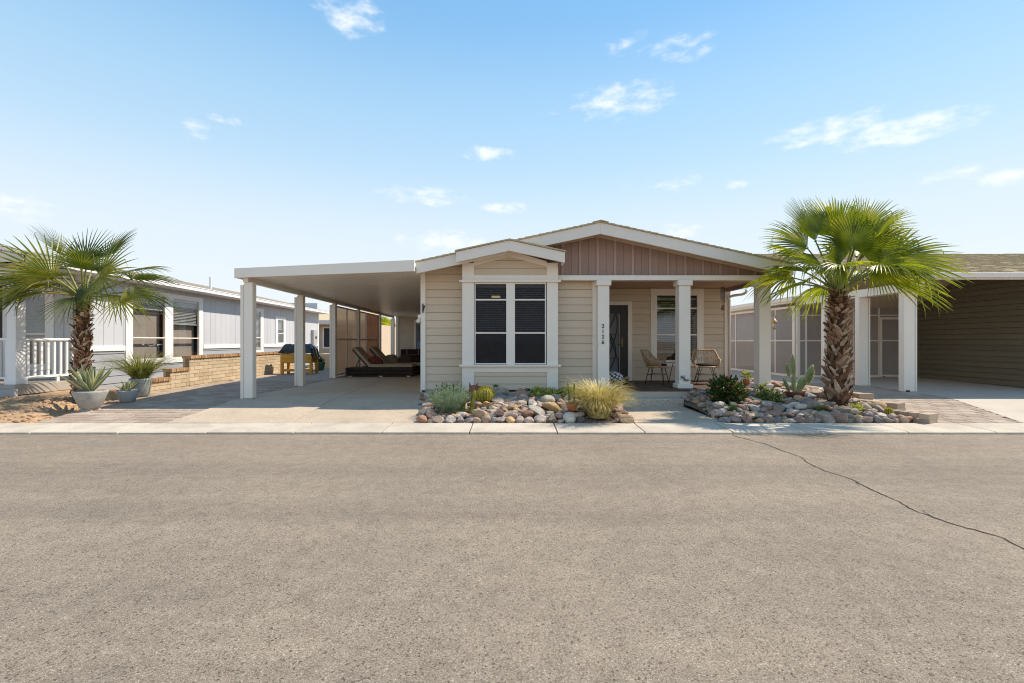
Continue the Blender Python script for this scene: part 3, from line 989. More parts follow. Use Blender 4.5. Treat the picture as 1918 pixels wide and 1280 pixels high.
window(HOUSE, por, px_(1228.5), px_(1306.5), pz_(677.5), pz_(553.5), [pz_(579), pz_(628.5)], glass=GLASSB, blind=(pz_(660), pz_(558)), fw=.02, pitch=.055)
# security screen door with wrought scrolls, standing slightly ajar frame
xd0 = 2.04
siding(HOUSE, por, 1.80, xd0 - .06, .362, pz_(566), .166, SIDING, seed=15)
MB(por).box(xd1 - .10, xd1, -.02, .04, .362, pz_(566)).box(xd0 - .06, xd1 - .10, -.02, .04, pz_(573), pz_(566)).build('door_casing', TRIM, HOUSE, bevel=.004)
dz0, dz1, dx0, dx1 = .37, pz_(573.5), xd0 - .04, xd1 - .105
door = MB(por).box(dx0, dx0 + .08, -.01, .02, dz0, dz1).box(dx1 - .20, dx1, -.01, .02, dz0, dz1).box(dx0 + .08, dx1 - .20, -.01, .02, dz1 - .2, dz1).box(dx0 + .08, dx1 - .20, -.01, .02, dz0, dz0 + .18).build('security_door', DOORM, HOUSE, bevel=.004)
MB(por).box(dx0 + .08, dx1 - .20, -.004, .004, dz0 + .18, dz1 - .2).build('mesh_panel', DOORG, door)
xm = (dx0 + .08 + dx1 - .20) / 2 + .02
for k, (ph, am, xo) in enumerate(((0, .20, 0), (3.14, .20, 0), (1.2, .13, .14), (4.2, .12, .12), (2.4, .10, -.2))):
    p = []
    for i in range(26):
        t = i / 25
        p.append((min(max(xm + xo + am * math.sin(ph + t * 4.4), dx0 + .09), dx1 - .21), .016, dz0 + .19 + t * (dz1 - dz0 - .4)))
    MB(por).tube(p, .011, 6).build('scroll_bar', BLACK, door)
for q in (.55, 1.15):
    MB(por).box(dx0 + .08, dx1 - .20, .008, .018, dz0 + q, dz0 + q + .012).build('cross_bar', BLACK, door)
MB(por).box(dx1 - .215, dx1 - .20, .02, .028, dz0 + .2, dz1 - .22).build('pale_inner_edge', FOUND, door)
MB(por).tube([(dx1 - .14, .02, 1.28), (dx1 - .14, .07, 1.28), (dx1 - .24, .07, 1.275)], .011, 6).box(dx1 - .165, dx1 - .115, .02, .03, 1.22, 1.44).build('door_handle', M('dull_brass', (.16, .11, .06), .45, metal=.5), door)
# rain pipe on the right corner
MB().tube([(fx(1395, 11.6), 11.5, 2.62), (fx(1393, 11.6), 11.5, 2.545), (fx(1388, 11.6), 11.55, 2.51), (fx(1372, 11.7), 11.7, 2.49), (fx(1367, 11.7), 11.78, 2.45), (fx(1366, 11.8), 11.79, 2.38), (fx(1366, 11.8), 11.79, .40)], .032, 10).build('downspout', FASCIA, HOUSE, True)

# ================================================================== CARPORT
CP = thing('carport', 'long white aluminium carport on paired posts over the driveway', 'carport', (-3.7, 9.5, .2))
xcl = lambda Y: -5.40 - .046 * (Y - 9.55)                       # line of the posts
zc_ = lambda x: 2.63 + (x + 5.5) * .036
yy = 9.45
while yy < 24.0:                                                 # ceiling pans running across
    x0, x1, y1 = xcl(yy) - .12, -1.96, min(yy + .30, 24.0)
    z0, z1 = zc_(x0) + .02, zc_(x1) + .02
    b = MB()
    b.hexa([(x0, yy + .004, z0), (x1, yy + .004, z1), (x1, y1 - .022, z1), (x0, y1 - .022, z0), (x0, yy + .004, z0 + .09), (x1, yy + .004, z1 + .09), (x1, y1 - .022, z1 + .09), (x0, y1 - .022, z0 + .09)])
    b.hexa([(x0, y1 - .022, z0 + .018), (x1, y1 - .022, z1 + .018), (x1, y1 + .004, z1 + .018), (x0, y1 + .004, z0 + .018), (x0, y1 - .022, z0 + .09), (x1, y1 - .022, z1 + .09), (x1, y1 + .004, z1 + .09), (x0, y1 + .004, z0 + .09)])
    b.build('roof_panel', METALW, CP)
    yy += .30
xa, xb_ = -5.555, -1.955
MB().prism([(xa, 9.38, 2.625), (xb_, 9.38, 2.755), (xb_, 9.38, 2.985), (xa, 9.38, 2.815)], (0, .065, 0)).build('front_fascia', METALW, CP, bevel=.006)
b = MB()
b.hexa([(xcl(9.45) - .19, 9.447, 2.63), (xcl(9.45) - .125, 9.447, 2.63), (xcl(24) - .125, 24, 2.63), (xcl(24) - .19, 24, 2.63),
        (xcl(9.45) - .19, 9.447, 2.81), (xcl(9.45) - .125, 9.447, 2.81), (xcl(24) - .125, 24, 2.81), (xcl(24) - .19, 24, 2.81)])
b.build('side_gutter', METALW, CP, bevel=.006)
b = MB()
b.hexa([(xcl(9.5) - .05, 9.5, 2.555), (xcl(9.5) + .05, 9.5, 2.555), (xcl(24) + .05, 24, 2.555), (xcl(24) - .05, 24, 2.555),
        (xcl(9.5) - .05, 9.5, 2.655), (xcl(9.5) + .05, 9.5, 2.658), (xcl(24) + .05, 24, 2.64), (xcl(24) - .05, 24, 2.64)])
b.build('eave_beam', METALW, CP, bevel=.004)
for Y, wd in ((9.6, .27), (12.2, .24), (14.8, .20), (17.5, .18), (20.9, .18), (23.8, .18)):
    xc = xcl(Y)
    p = MB().box(xc - wd / 2 + .10, xc + wd / 2, Y - .075, Y + .075, zd(Y) + .001, 2.553).build('post', METALW, CP, bevel=.008)
    MB().box(xc - wd / 2, xc - wd / 2 + .06, Y - .04, Y + .06, zl(Y) + .001, 2.50).build('side_plate', METALW, p, bevel=.006)
    MB().box(xc - wd / 2 + .062, xc - wd / 2 + .098, Y - .03, Y + .03, zd(Y) + .01, 2.53).build('web_plate', METALW, p)


def side_screen(parent, Ya, Yb, mat, cols, z0=.25, z1=2.5, door=False):
    U = Vector((xcl(Yb) - xcl(Ya), Yb - Ya, 0))
    L = U.length
    fr = frame((xcl(Ya) + .02, Ya, 0), U, (1, .046, 0))
    b = MB(fr)
    b.box(0, L, -.02, .02, z1 - .05, z1).box(0, L, -.02, .02, z0, z0 + .05).box(0, L, -.022, .022, 1.40, 1.45)
    for c in range(cols + 1):
        q = L * c / cols
        b.box(max(0, q - .02), min(L, q + .02), -.021, .021, z0 + .05, z1 - .05)
    s = b.build('sun_screen_frame', METALW, parent)
    for c in range(cols):
        for (a_, b2) in ((z0 + .05, 1.40), (1.45, z1 - .05)):
            MB(fr).add([(L * c / cols + .02, 0, a_), (L * (c + 1) / cols - .02, 0, a_), (L * (c + 1) / cols - .02, 0, b2), (L * c / cols + .02, 0, b2)], [(0, 1, 2, 3)]).build('screen_cloth', mat, s)
    return s


side_screen(CP, 14.92, 17.38, SCREENT, 2)
side_screen(CP, 17.62, 18.6, SCREENT, 1)
side_screen(CP, 18.65, 20.75, SCREENR, 1)

# storage room closing the carport's far end
ST = thing('storage_room', 'tan lap-sided storage room at the far end of the carport', 'shed', (-3.9, 24.5, .2))
stf = frame((0, 24.2, 0), (1, 0, 0), (0, -1, 0))
siding(ST, stf, -5.85, -5.05, .2, 2.62, .17, SIDING, seed=12)
siding(ST, stf, -5.05, -2.0, 2.45, 2.62, .17, SIDING, seed=13)
siding(ST, stf, -3.9, -2.0, .2, 2.45, .17, SIDING, seed=14)
MB().box(-5.98, -5.85, 24.15, 24.3, .2, 2.62).build('corner_board', TRIM, ST, bevel=.006)
MB().box(-5.85, -2.0, 24.25, 27, .2, 2.62).build('wall', SIDING, ST)
MB().box(-6.0, -1.9, 24.03, 27.1, 2.63, 2.80).build('roof', METALW, ST)
MB(stf).box(-5.05, -4.94, -.02, .04, .22, 2.33).box(-4.02, -3.91, -.02, .04, .22, 2.33).box(-5.05, -3.91, -.02, .041, 2.33, 2.44).build('door_casing', TRIM, ST, bevel=.004)
sd = MB(stf).box(-4.94, -4.02, -.02, .015, .24, 2.33).build('door', BLUEP, ST, bevel=.004)
for a in (-4.86, -4.44):
    MB(stf).box(a, a + .34, .016, .024, 1.35, 2.2).build('door_pane', DOORG, sd)
    MB(stf).box(a, a + .34, .016, .024, .4, 1.2).build('door_panel', BLUEP, sd, bevel=.01)

# ================================================================== GREY HOUSE ON THE LEFT
GH = thing('grey_house', 'pale grey house at the left with white belt trim and railed porch', 'house', (-9.7, 12, .2))
GO, GU = Vector((-9.65, 10.5, 0)), Vector((-.05, 1, 0)).normalized()
gw = frame(GO, GU, (1, .05, 0))
gy = lambda px: ((9.65 - .525) / ((CX - px) / F - .05) - 10.5) / GU.y
gspan = [(gy(233), gy(378)), (7.0, gy(492)), (gy(515), gy(534))]
LEN = 14.6
lims = ((.74, 2.72), (.85, 2.66), (1.15, 2.42))
u = 0
while u < LEN - .05:
    u1 = min(u + .305, LEN)
    cutp = sorted({u, u1} | {q for ab in gspan for q in ab if u + .01 < q < u1 - .01})
    for ua, ub in zip(cutp[:-1], cutp[1:]):
        segs = [(1.24, 2.86)]
        for (a, b), (lo, hi) in zip(gspan, lims):
            if a - .001 < (ua + ub) / 2 < b + .001:
                segs = [q for q in ((1.24, lo), (hi, 2.86)) if q[1] - q[0] > .03]
        for z0, z1 in segs:
            MB(gw).box(ua + (.004 if ua == u else 0), ub - (.004 if ub == u1 else 0), -.01, .016, z0, z1).build('wall_plank', GREYP, GH, bevel=.003, seg=1)
    u = u1
siding(GH, gw, 0, gspan[0][0] + .02, .15, 1.12, .18, GREYL, name='lap_board', seed=21)
siding(GH, gw, gspan[0][1] - .02, LEN, .15, 1.12, .18, GREYL, name='lap_board', seed=22)
siding(GH, gw, gspan[0][0] + .02, gspan[0][1] - .02, .15, .72, .18, GREYL, name='lap_board', seed=23)
MB(gw).box(0, gspan[0][0] - .02, -.01, .045, 1.12, 1.24).build('belt_board', TRIMW, GH, bevel=.005)
MB(gw).box(gspan[0][1] + .02, gspan[1][0] - .02, -.01, .045, 1.12, 1.24).build('belt_board', TRIMW, GH, bevel=.005)
MB(gw).box(gspan[1][1] + .02, LEN, -.01, .045, 1.12, 1.24).build('belt_board', TRIMW, GH, bevel=.005)
MB(gw).box(LEN - .05, LEN + .06, -.05, .04, .2, 2.86).build('corner_board', TRIMW, GH, bevel=.005)
MB(gw).box(-.08, .06, -.05, .045, .2, 2.86).build('corner_board', TRIMW, GH, bevel=.005)


def gwin(a, b, v0, v1, cuts, rail, bl, bottom=True):
    MB(gw).box(a, cuts[0][0], -.01, .04, v0, v1).box(cuts[-1][1], b, -.01, .04, v0, v1).box(cuts[0][0], cuts[-1][1], -.01, .039, v0, v0 + .12).box(cuts[0][0], cuts[-1][1], -.01, .039, v1 - .1, v1).build('window_casing', TRIMW, GH, bevel=.004)
    for (c, d), e in zip(cuts[:-1], cuts[1:]):
        MB(gw).box(d, e[0], -.01, .0385, v0 + .12, v1 - .1).build('mullion_board', TRIMW, GH, bevel=.004)
    for i, (c, d) in enumerate(cuts):
        window(GH, gw, c, d, v0 + .12, v1 - .1, [rail], glass=GLASSB, blind=(bl[i], v1 - .1), bmat=BLINDL, fw=.035, room=TANROOM, pitch=.045)


gwin(gspan[0][0], gspan[0][1], .74, 2.72, [(gy(245), gy(308.5)), (gy(321), gy(372))], 1.45, (2.25, 1.9))
gwin(gspan[1][0], gspan[1][1], .85, 2.66, [(7.15, gy(487.5))], 1.5, (1.1,))
gwin(gspan[2][0], gspan[2][1], 1.15, 2.42, [(gy(518.5), gy(530.5))], 1.7, (1.9,))
# core, front wall, porch
MB().hexa([(-17, 10.7, .1), (-9.9, 10.7, .1), (-10.55, 25.0, .1), (-17, 25.0, .1), (-17, 10.7, 2.86), (-9.9, 10.7, 2.86), (-10.55, 25.0, 2.86), (-17, 25.0, 2.86)]).build('room_shade', ROOM, GH)
MB(gw).box(LEN - .02, LEN + .02, -7, -.02, .1, 3.4).build('end_wall', GREYP, GH)
gf = frame((0, 10.5, 0), (1, 0, 0), (0, -1, 0))
gfx = lambda p: fx(p, 10.5)
xx = -9.71
while xx > -16.5:
    a, b = xx - .30, xx
    if b < gfx(103) + .02 and a > -13.2 and False:
        pass
    z0, z1 = .5, 2.9
    segs = [(z0, z1)]
    if gfx(30) - .1 < (a + b) / 2 < gfx(100):
        segs = [(.5, .72), (2.52, 2.9)]
    if -12.4 < (a + b) / 2 < -11.15:
        segs = [(2.6, 2.9)]
    for q in segs:
        MB(gf).box(a + .004, b - .004, -.01, .016, *q).build('wall_plank', GREYP, GH, bevel=.003, seg=1)
    xx -= .305
wl, wr = gfx(36), gfx(89)
MB(gf).box(wr, gfx(103), -.01, .035, .72, 2.55).box(wl - .12, wl, -.01, .035, .72, 2.55).box(wl, wr, -.01, .034, .72, .82).box(wl, wr, -.01, .034, 2.44, 2.55).build('window_casing', TRIMW, GH, bevel=.004)
window(GH, gf, wl, wr, .82, 2.44, [1.52], glass=GLASSB, blind=(1.55, 2.44), bmat=BLINDL, fw=.03, room=TANROOM, pitch=.045)
MB(gf).box(-11.36, -11.22, -.01, .04, .5, 2.6).box(-12.5, -12.36, -.01, .04, .5, 2.6).build('door_casing', TRIMW, GH, bevel=.004)
MB(gf).box(-12.36, -11.36, -.03, .01, .52, 2.58).build('door', DOORM, GH, bevel=.004)
MB().box(-18, -9.66, 9.12, 10.49, .30, .50).build('porch_floor', FOUND, GH, bevel=.01)
MB().box(-18, -9.6, 9.05, 9.12, .24, .42).build('porch_skirt', GREYL, GH, bevel=.006)
MB().box(-18, -9.70, 9.22, 9.42, 2.60, 2.84).build('porch_beam', TRIMW, GH, bevel=.006)
MB().box(-9.9, -9.72, 9.42, 10.48, 2.60, 2.84).build('porch_beam', TRIMW, GH, bevel=.006)
for xc in (-9.84, -12.6):
    c = MB().box(xc - .09, xc + .09, 9.22, 9.41, .501, 2.60).build('porch_post', TRIMW, GH, bevel=.006)
    MB().box(xc - .115, xc + .115, 9.195, 9.435, .501, .62).build('base_block', TRIMW, c, bevel=.006)


def railing(ax, ay, bx_, by, n):
    A, B = Vector((ax, ay, 0)), Vector((bx_, by, 0))
    U = (B - A)
    L = U.length
    fr = frame(A, U, (U.y, -U.x, 0))
    t = MB(fr).box(0, L, -.045, .045, 1.37, 1.42).build('top_rail', TRIMW, GH, bevel=.006)
    MB(fr).box(0, L, -.025, .025, .60, .65).build('bottom_rail', TRIMW, GH, bevel=.004)
    for i in range(n):
        q = L * (i + .6) / (n + .2)
        MB(fr).box(q - .022, q + .022, -.02, .02, .651, 1.369).build('baluster', TRIMW, GH, bevel=.004, seg=1)
    MB(fr).box(L * .6, L * .6 + .05, -.02, .02, .502, .60).build('rail_foot', TRIMW, GH)


railing(-9.80, 9.415, -9.68, 10.42, 8)
railing(-12.5, 9.31, -9.935, 9.31, 18)
# low roof, gutter
gz = 2.98
A0, A1 = Vector((-9.22, 8.85, 0)), Vector((-9.22 - .05 * 16.6, 25.5, 0))
HW = 4.3
b = MB()
for z_, q in ((-.12, 0), (0, 1)):
    pass
b.hexa([A0 + Vector((-HW, 0, gz - .1 + .215 * HW)), A0 + Vector((0, 0, gz - .1)), A1 + Vector((0, 0, gz - .1)), A1 + Vector((-HW, 0, gz - .1 + .215 * HW)),
        A0 + Vector((-HW, 0, gz - .015 + .215 * HW)), A0 + Vector((0, 0, gz - .015)), A1 + Vector((0, 0, gz - .015)), A1 + Vector((-HW, 0, gz - .015 + .215 * HW))])
b.hexa([A0 + Vector((-2 * HW, 0, gz - .1)), A0 + Vector((-HW - .005, 0, gz - .1 + .215 * HW)), A1 + Vector((-HW - .005, 0, gz - .1 + .215 * HW)), A1 + Vector((-2 * HW, 0, gz - .1)),
        A0 + Vector((-2 * HW, 0, gz - .015)), A0 + Vector((-HW - .005, 0, gz - .015 + .215 * HW)), A1 + Vector((-HW - .005, 0, gz - .015 + .215 * HW)), A1 + Vector((-2 * HW, 0, gz - .015))])
grf = b.build('roof', FRIEZE, GH)
mb = MB()
for i in range(30):
    a_, c_ = HW * i / 30, HW * (i + 1.1) / 30
    p = lambda d, h, q: q + Vector((.03 - d, 0, gz + .215 * d + h))
    mb.hexa([p(a_, -.012, A0), p(c_, -.012, A0), p(c_, -.012, A1), p(a_, -.012, A1), p(a_, .016, A0), p(c_, .004, A0), p(c_, .004, A1), p(a_, .016, A1)])
tag(mb.build('shingle_courses', M('grey_shingles', (.33, .30, .27), .95, .25, 9, .8, 120, .1), grf), kind='stuff')
for w0, w1, z0, z1 in ((.012, .06, -.15, -.01), (.06, .115, -.13, -.02), (.06, .128, -.035, -.012)):
    b = MB()
    b.hexa([A0 + Vector((w0, .02, gz + z0)), A0 + Vector((w1, .02, gz + z0)), A1 + Vector((w1, -.02, gz + z0)), A1 + Vector((w0, -.02, gz + z0)),
            A0 + Vector((w0, .02, gz + z1)), A0 + Vector((w1, .02, gz + z1)), A1 + Vector((w1, -.02, gz + z1)), A1 + Vector((w0, -.02, gz + z1))])
    b.build('gutter', TRIMW, grf, bevel=.006)
b = MB()
b.hexa([Vector((-9.66, 9.0, 2.84)), Vector((-9.22, 9.0, 2.84)), Vector((-10.02, 25.4, 2.84)), Vector((-10.45, 25.4, 2.84)), Vector((-9.66, 9.0, 2.86)), Vector((-9.22, 9.0, 2.86)), Vector((-10.02, 25.4, 2.86)), Vector((-10.45, 25.4, 2.86))])
b.build('soffit', TRIMW, grf)
MB().prism([(-18, 8.82, gz - .13), (-9.2, 8.82, gz - .13), (-9.2, 8.82, gz - .012), (-13.5, 8.82, gz + .91), (-18, 8.82, gz - .012)], (0, .028, 0)).build('front_fascia', FASCIA, grf)
MB().prism([(-17.5, 8.90, 2.86), (-9.8, 8.90, 2.86), (-13.5, 8.90, 3.68)], (0, .03, 0)).build('porch_gable', GREYP, GH)
MB().box(-17.5, -9.92, 8.95, 10.49, 2.845, 2.858).build('porch_ceiling', TRIMW, GH)
# meter box and cable on the far end of the grey wall
um = gy(585)
mt = MB(gw).box(um - .24, um + .24, .018, .16, 1.15, 1.95).build('meter_box', M('grey_metal', (.42, .42, .42), .5), GH, bevel=.01)
MB(gw).box(um + .0, um + .14, .16, .19, 1.5, 1.62).build('meter_dial', BLACK, mt)
MB(gw).tube([(um, .09, 1.15), (um, .09, .25)], .03, 8).build('conduit', FOUND, mt)
# roof vent
MB().tube([(-10.6, 16.5, 3.1), (-10.6, 16.5, 3.62)], .04, 8).build('vent_pipe', TRIMW, GH)

# ================================================================== LOW BLOCK WALL BETWEEN THE LOTS
BW = thing('block_wall', 'low stepped tan block wall with soldier-brick coping', 'wall', (-8.3, 11, .1))
bw_off = wloc(BW)
xw = lambda Y: -8.33 - .045 * (Y - 11)
b0 = MB().box(-.5, .5, -.5, .5, 0, 1)
blk = b0.mesh('block', BRICK)
cap = MB().box(-.5, .5, -.5, .5, 0, 1).mesh('coping_brick', CAPB)
STEPS = [(10.62, 11.34, 3), (11.34, 12.06, 5), (12.06, 19.3, 8)]
CH = .098
bb = MB()
for (ya, yb, n) in STEPS:
    bb.hexa([(xw(ya) - .075, ya + .004, .05), (xw(ya) + .075, ya + .004, .05), (xw(yb) + .075, yb - .004, .05), (xw(yb) - .075, yb - .004, .05), (xw(ya) - .075, ya + .004, .12 + n * CH), (xw(ya) + .075, ya + .004, .12 + n * CH), (xw(yb) + .075, yb - .004, .12 + n * CH), (xw(yb) - .075, yb - .004, .12 + n * CH)])
bb.build('mortar', M('mortar', (.27, .20, .13), .95, .2, 10, .3), BW)
LB = .405
for (ya, yb, n) in STEPS:
    prev = 0
    for k in range(n):
        y = ya - (LB / 2 if k % 2 else 0)
        while y < yb - .02:
            a, b = max(y, ya), min(y + LB, yb)
            if b - a > .04:
                link('block', blk, BW, Vector((xw((a + b) / 2), (a + b) / 2, .12 + k * CH + .004)) - bw_off, (0, 0, .045 + rc.uniform(-.004, .004)), (.165 + rc.uniform(0, .004), b - a - .010, CH - .009))
            y += LB
    y = ya
    while y < yb - .03:
        b = min(y + .088, yb)
        link('coping_brick', cap, BW, Vector((xw((y + b) / 2) + .01, (y + b) / 2, .12 + n * CH + .003)) - bw_off, (rc.uniform(-.02, .02), 0, .045), (.22 + rc.uniform(-.01, .01), b - y - .011, .075 + rc.uniform(-.004, .004)))
        y += .088
MB().box(xw(14.6) + .083, xw(14.6) + .11, 14.55, 14.62, .62, .72).build('outlet_box', M('outlet_grey', (.3, .32, .34), .5), BW)

# ================================================================== SCREENED ROOM AND CARPORT ON THE RIGHT
SR = thing('screened_room', 'screened patio room with white frame and grey-brown mesh on the right', 'patio room', (10, 15.2, .2))
zs0 = .19


def screen_wall(parent, A, B, cuts, z0, z1, rails, name='screen_frame', mat=SCREENB, doorspan=None):
    A, B = Vector(A), Vector(B)
    U = B - A
    L = U.length
    fr = frame(A, U, (U.y, -U.x, 0))
    b = MB(fr)
    b.box(0, L, -.03, .03, z0, z0 + .07).box(0, L, -.03, .03, z1 - .08, z1)
    for c, w in cuts:
        b.box(max(0, c - w / 2), min(L, c + w / 2), -.029, .029, z0 + .07, z1 - .08)
    for r in rails:
        b.box(0, L, -.022, .022, r - .02, r + .02)
    s = b.build(name, METALW, parent, bevel=.004, seg=1)
    xs = [0] + [c for c, w in cuts] + [L]
    zz = [z0 + .07] + list(rails) + [z1 - .08]
    for i in range(len(xs) - 1):
        for j in range(len(zz) - 1):
            if xs[i + 1] - xs[i] > .08:
                MB(fr).add([(xs[i], 0, zz[j]), (xs[i + 1], 0, zz[j]), (xs[i + 1], 0, zz[j + 1]), (xs[i], 0, zz[j + 1])], [(0, 1, 2, 3)]).build('screen_cloth', mat, s)
    return s


# side wall running back from the corner, front wall, drawn at their own depth
screen_wall(SR, (8.85, 22.5, 0), (9.22, 15.25, 0), [(.04, .07), (2.0, .06), (3.6, .05), (5.1, .12), (6.2, .05), (7.18, .12)], zs0, 2.52, [1.375])
screen_wall(SR, (9.22, 15.2, 0), (13.05, 15.2, 0), [(.05, .10), (.30, .05), (1.83, .05), (2.66, .05), (3.72, .1)], zs0, 2.62, [1.375, 2.2])
fr = frame((0, 15.17, 0), (1, 0, 0), (0, -1, 0))
dr = MB(fr).box(fx(1645.5, 15.17), fx(1650, 15.17), .02, .06, .22, 2.13).box(fx(1687, 15.17), fx(1692, 15.17), .02, .06, .22, 2.13).box(fx(1650, 15.17), fx(1687, 15.17), .02, .06, 2.06, 2.13).box(fx(1650, 15.17), fx(1687, 15.17), .02, .06, .22, .28).box(fx(1650, 15.17), fx(1687, 15.17), .022, .05, 1.36, 1.40).build('screen_door', METALW, SR, bevel=.004)
MB(fr).box(fx(1652, 15.17), fx(1655, 15.17), .02, .075, .21, .23).build('door_latch', BLACK, dr)
MB().hexa([(8.62, 23, 2.53), (13.0, 23, 2.60), (13.0, 15.1, 2.66), (9.0, 15.1, 2.60), (8.62, 23, 2.76), (13.0, 23, 2.83), (13.0, 15.1, 2.86), (9.0, 15.1, 2.80)]).build('roof', METALW, SR, bevel=.006)
MB().hexa([(8.58, 23, 2.60), (8.61, 23, 2.60), (8.985, 15.0, 2.66), (8.955, 15.0, 2.66), (8.58, 23, 2.70), (8.61, 23, 2.70), (8.985, 15.0, 2.77), (8.955, 15.0, 2.77)]).build('gutter', METALW, SR)

RH = thing('olive_house', 'dark olive lap-sided house under a tan shingle roof on the right', 'house', (13, 13, .2))
rw = frame((13.0, 15.15, 0), (0, -1, 0), (-1, 0, 0))
siding(RH, rw, 0, 4.3, .19, 3.4, .152, OLIVE, [(2.44, .50), (3.54, -.1745)], seed=31, lap=.034)
MB().box(13.03, 13.2, 10.85, 15.15, .15, 2.4).build('wall', OLIVE, RH)
MB().box(13.02, 20, 15.2, 23, .15, 3.0).box(13.2, 20, 10.85, 11.0, .15, 2.75).build('wall', OLIVE, RH)
ra, rb, rza, rzb = 10.75, 17.6, 2.93, 4.63
RX0 = 9.0
slope = (rzb - rza) / (rb - ra)
rr_ = MB().hexa([(RX0, ra, rza - .10), (24, ra, rza - .10), (24, rb, rzb - .10), (RX0, rb, rzb - .10), (RX0, ra, rza - .02), (24, ra, rza - .02), (24, rb, rzb - .02), (RX0, rb, rzb - .02)]).build('roof', FRIEZE, RH)
mb = MB()
NR = 40
for i in range(NR):
    ya, yb = ra - .04 + (rb - ra) * i / NR, ra - .04 + (rb - ra) * (i + 1.12) / NR
    za, zb_ = rza + slope * (ya - ra), rza + slope * (yb - ra)
    x = RX0 - .03 - rc.uniform(0, .3)
    while x < 24:
        w = rc.uniform(.18, .36)
        t = rc.choice((.012, .016, .024, .030))
        xa, xe = max(x, RX0 - .03), min(x + w - .006, 24)
        if xe > xa:
            mb.hexa([(xa, ya, za - .015), (xe, ya, za - .015), (xe, yb, zb_ - .015), (xa, yb, zb_ - .015), (xa, ya, za + t), (xe, ya, za + t), (xe, yb, zb_ + .003), (xa, yb, zb_ + .003)])
        x += w
tag(mb.build('shingle_courses', SHING, rr_), kind='stuff')
MB().box(RX0 - .04, 24, ra - .045, ra - .005, rza - .165, rza - .02).build('fascia', FASCIA, rr_, bevel=.005)
MB().box(RX0 - .04, 24, ra - .13, ra - .046, rza - .13, rza - .015).build('gutter', FASCIA, rr_, bevel=.012)
# sloping soffit over the drive
MB().hexa([(RX0, ra + .02, 3.02 - .24), (13.0, ra + .02, 3.02 - .24), (13.0, 13.5, 3.26), (RX0, 13.5, 3.26), (RX0, ra + .02, 3.02 - .22), (13.0, ra + .02, 3.02 - .22), (13.0, 13.5, 3.28), (RX0, 13.5, 3.28)]).build('soffit', FRIEZE, rr_)
MB().hexa([(RX0 + .3, 13.5, 3.26), (13.0, 13.5, 3.26), (13.0, 15.15, 2.44), (RX0 + .3, 15.15, 2.44), (RX0 + .3, 13.5, 3.28), (13.0, 13.5, 3.28), (13.0, 15.15, 2.46), (RX0 + .3, 15.15, 2.46)]).build('soffit', FRIEZE, rr_)
MB().box(9.2, 9.5, ra + .05, 15.1, 2.52, 2.72).build('carport_beam', METALW, RH, bevel=.006)
for (pxa, pxb, Y) in ((1688, 1714, 11.15), (1605, 1627, 12.5), (1541, 1553, 14.0)):
    xa, xb_ = fx(pxa, Y), fx(pxb, Y)
    p = MB().box(xa, xb_ - .09, Y - .08, Y + .08, zrgt(Y) + .001, 2.519).build('carport_post', METALW, RH, bevel=.008)
    MB().box(xb_ - .075, xb_ - .045, Y - .05, Y + .05, zrgt(Y) + .001, 2.5).box(xb_ - .04, xb_, Y - .06, Y + .06, zrgt(Y) + .001, 2.5).build('side_plate', METALW, p, bevel=.005)
MB().box(fx(1702, 11), fx(1706, 11), 11.02, 11.09, zrgt(11) + .002, zrgt(11) + .04).build('post_foot', BLACK, RH)
MB(rw).box(4.05, 4.35, .026, .10, .52, .60).build('wall_vent', M('brass_vent', (.35, .30, .22), .5), RH, bevel=.01)

# ================================================================== HOUSES FAR BEHIND
def far_house(name, label, x0, x1, y0, h, col, wins):
    g = thing(name, label, 'house', ((x0 + x1) / 2, y0, .02))
    MB().box(x0, x1, y0, y0 + 8, .02, h).build('wall', col, g)
    MB().prism([(x0 - .4, y0 - .5, h), (x1 + .4, y0 - .5, h), (x1 + .4, y0 + 4, h + .9), (x0 - .4, y0 + 4, h + .9)], (0, 0, .14)).build('roof', SHING, g)
    MB().box(x0 - .4, x1 + .4, y0 - .56, y0 - .502, h - .12, h + .14).build('fascia', FASCIA, g)
    f_ = frame((0, y0, 0), (1, 0, 0), (0, -1, 0))
    for a, b, c, d in wins:
        w = MB(f_).box(a - .1, b + .1, .002, .05, c - .1, d + .1).build('window', TRIM, g)
        MB(f_).add([(a, .052, c), (b, .052, c), (b, .052, d), (a, .052, d)], [(3, 2, 1, 0)]).build('pane', M('far_pane', (.05, .06, .07), .15, spec=.6), w)
    return g


far_house('beige_house', 'beige house seen past the far end of the grey house', -14.2, -9.4, 30, 2.55, BEIGE, [(-12.0, -11.55, 1.0, 2.2), (-11.2, -10.2, .9, 2.1)])
far_house('pale_house', 'pale house beyond the open far end of the carport', -14.5, -9.2, 45, 2.55, BEIGE, [(-12.3, -11.9, 1.2, 2.1)])

mb = MB()
rk = random.Random(77)
for i in range(700):
    x, y, s_ = rk.uniform(-12, -7.7), rk.uniform(7.55, 9.1), abs(rk.gauss(0, .016)) + .006
    if x < xl_left(y) - .05:
        mb.ell((x, y, zsand(x, y) + s_ * .2), (s_ * rk.uniform(.8, 1.5), s_, s_ * .7), 7, 5, .5, 2, i)
tag(mb.build('sand_clods', SAND, None, True), 'small clods and pebbles strewn over the sand', 'clods', kind='stuff')
# ================================================================== ROCK BEDS
COBBLE = M('small_cobble', (.36, .27, .205), .8, .45, 7., .5, 60, .25, col2=(.58, .49, .40))


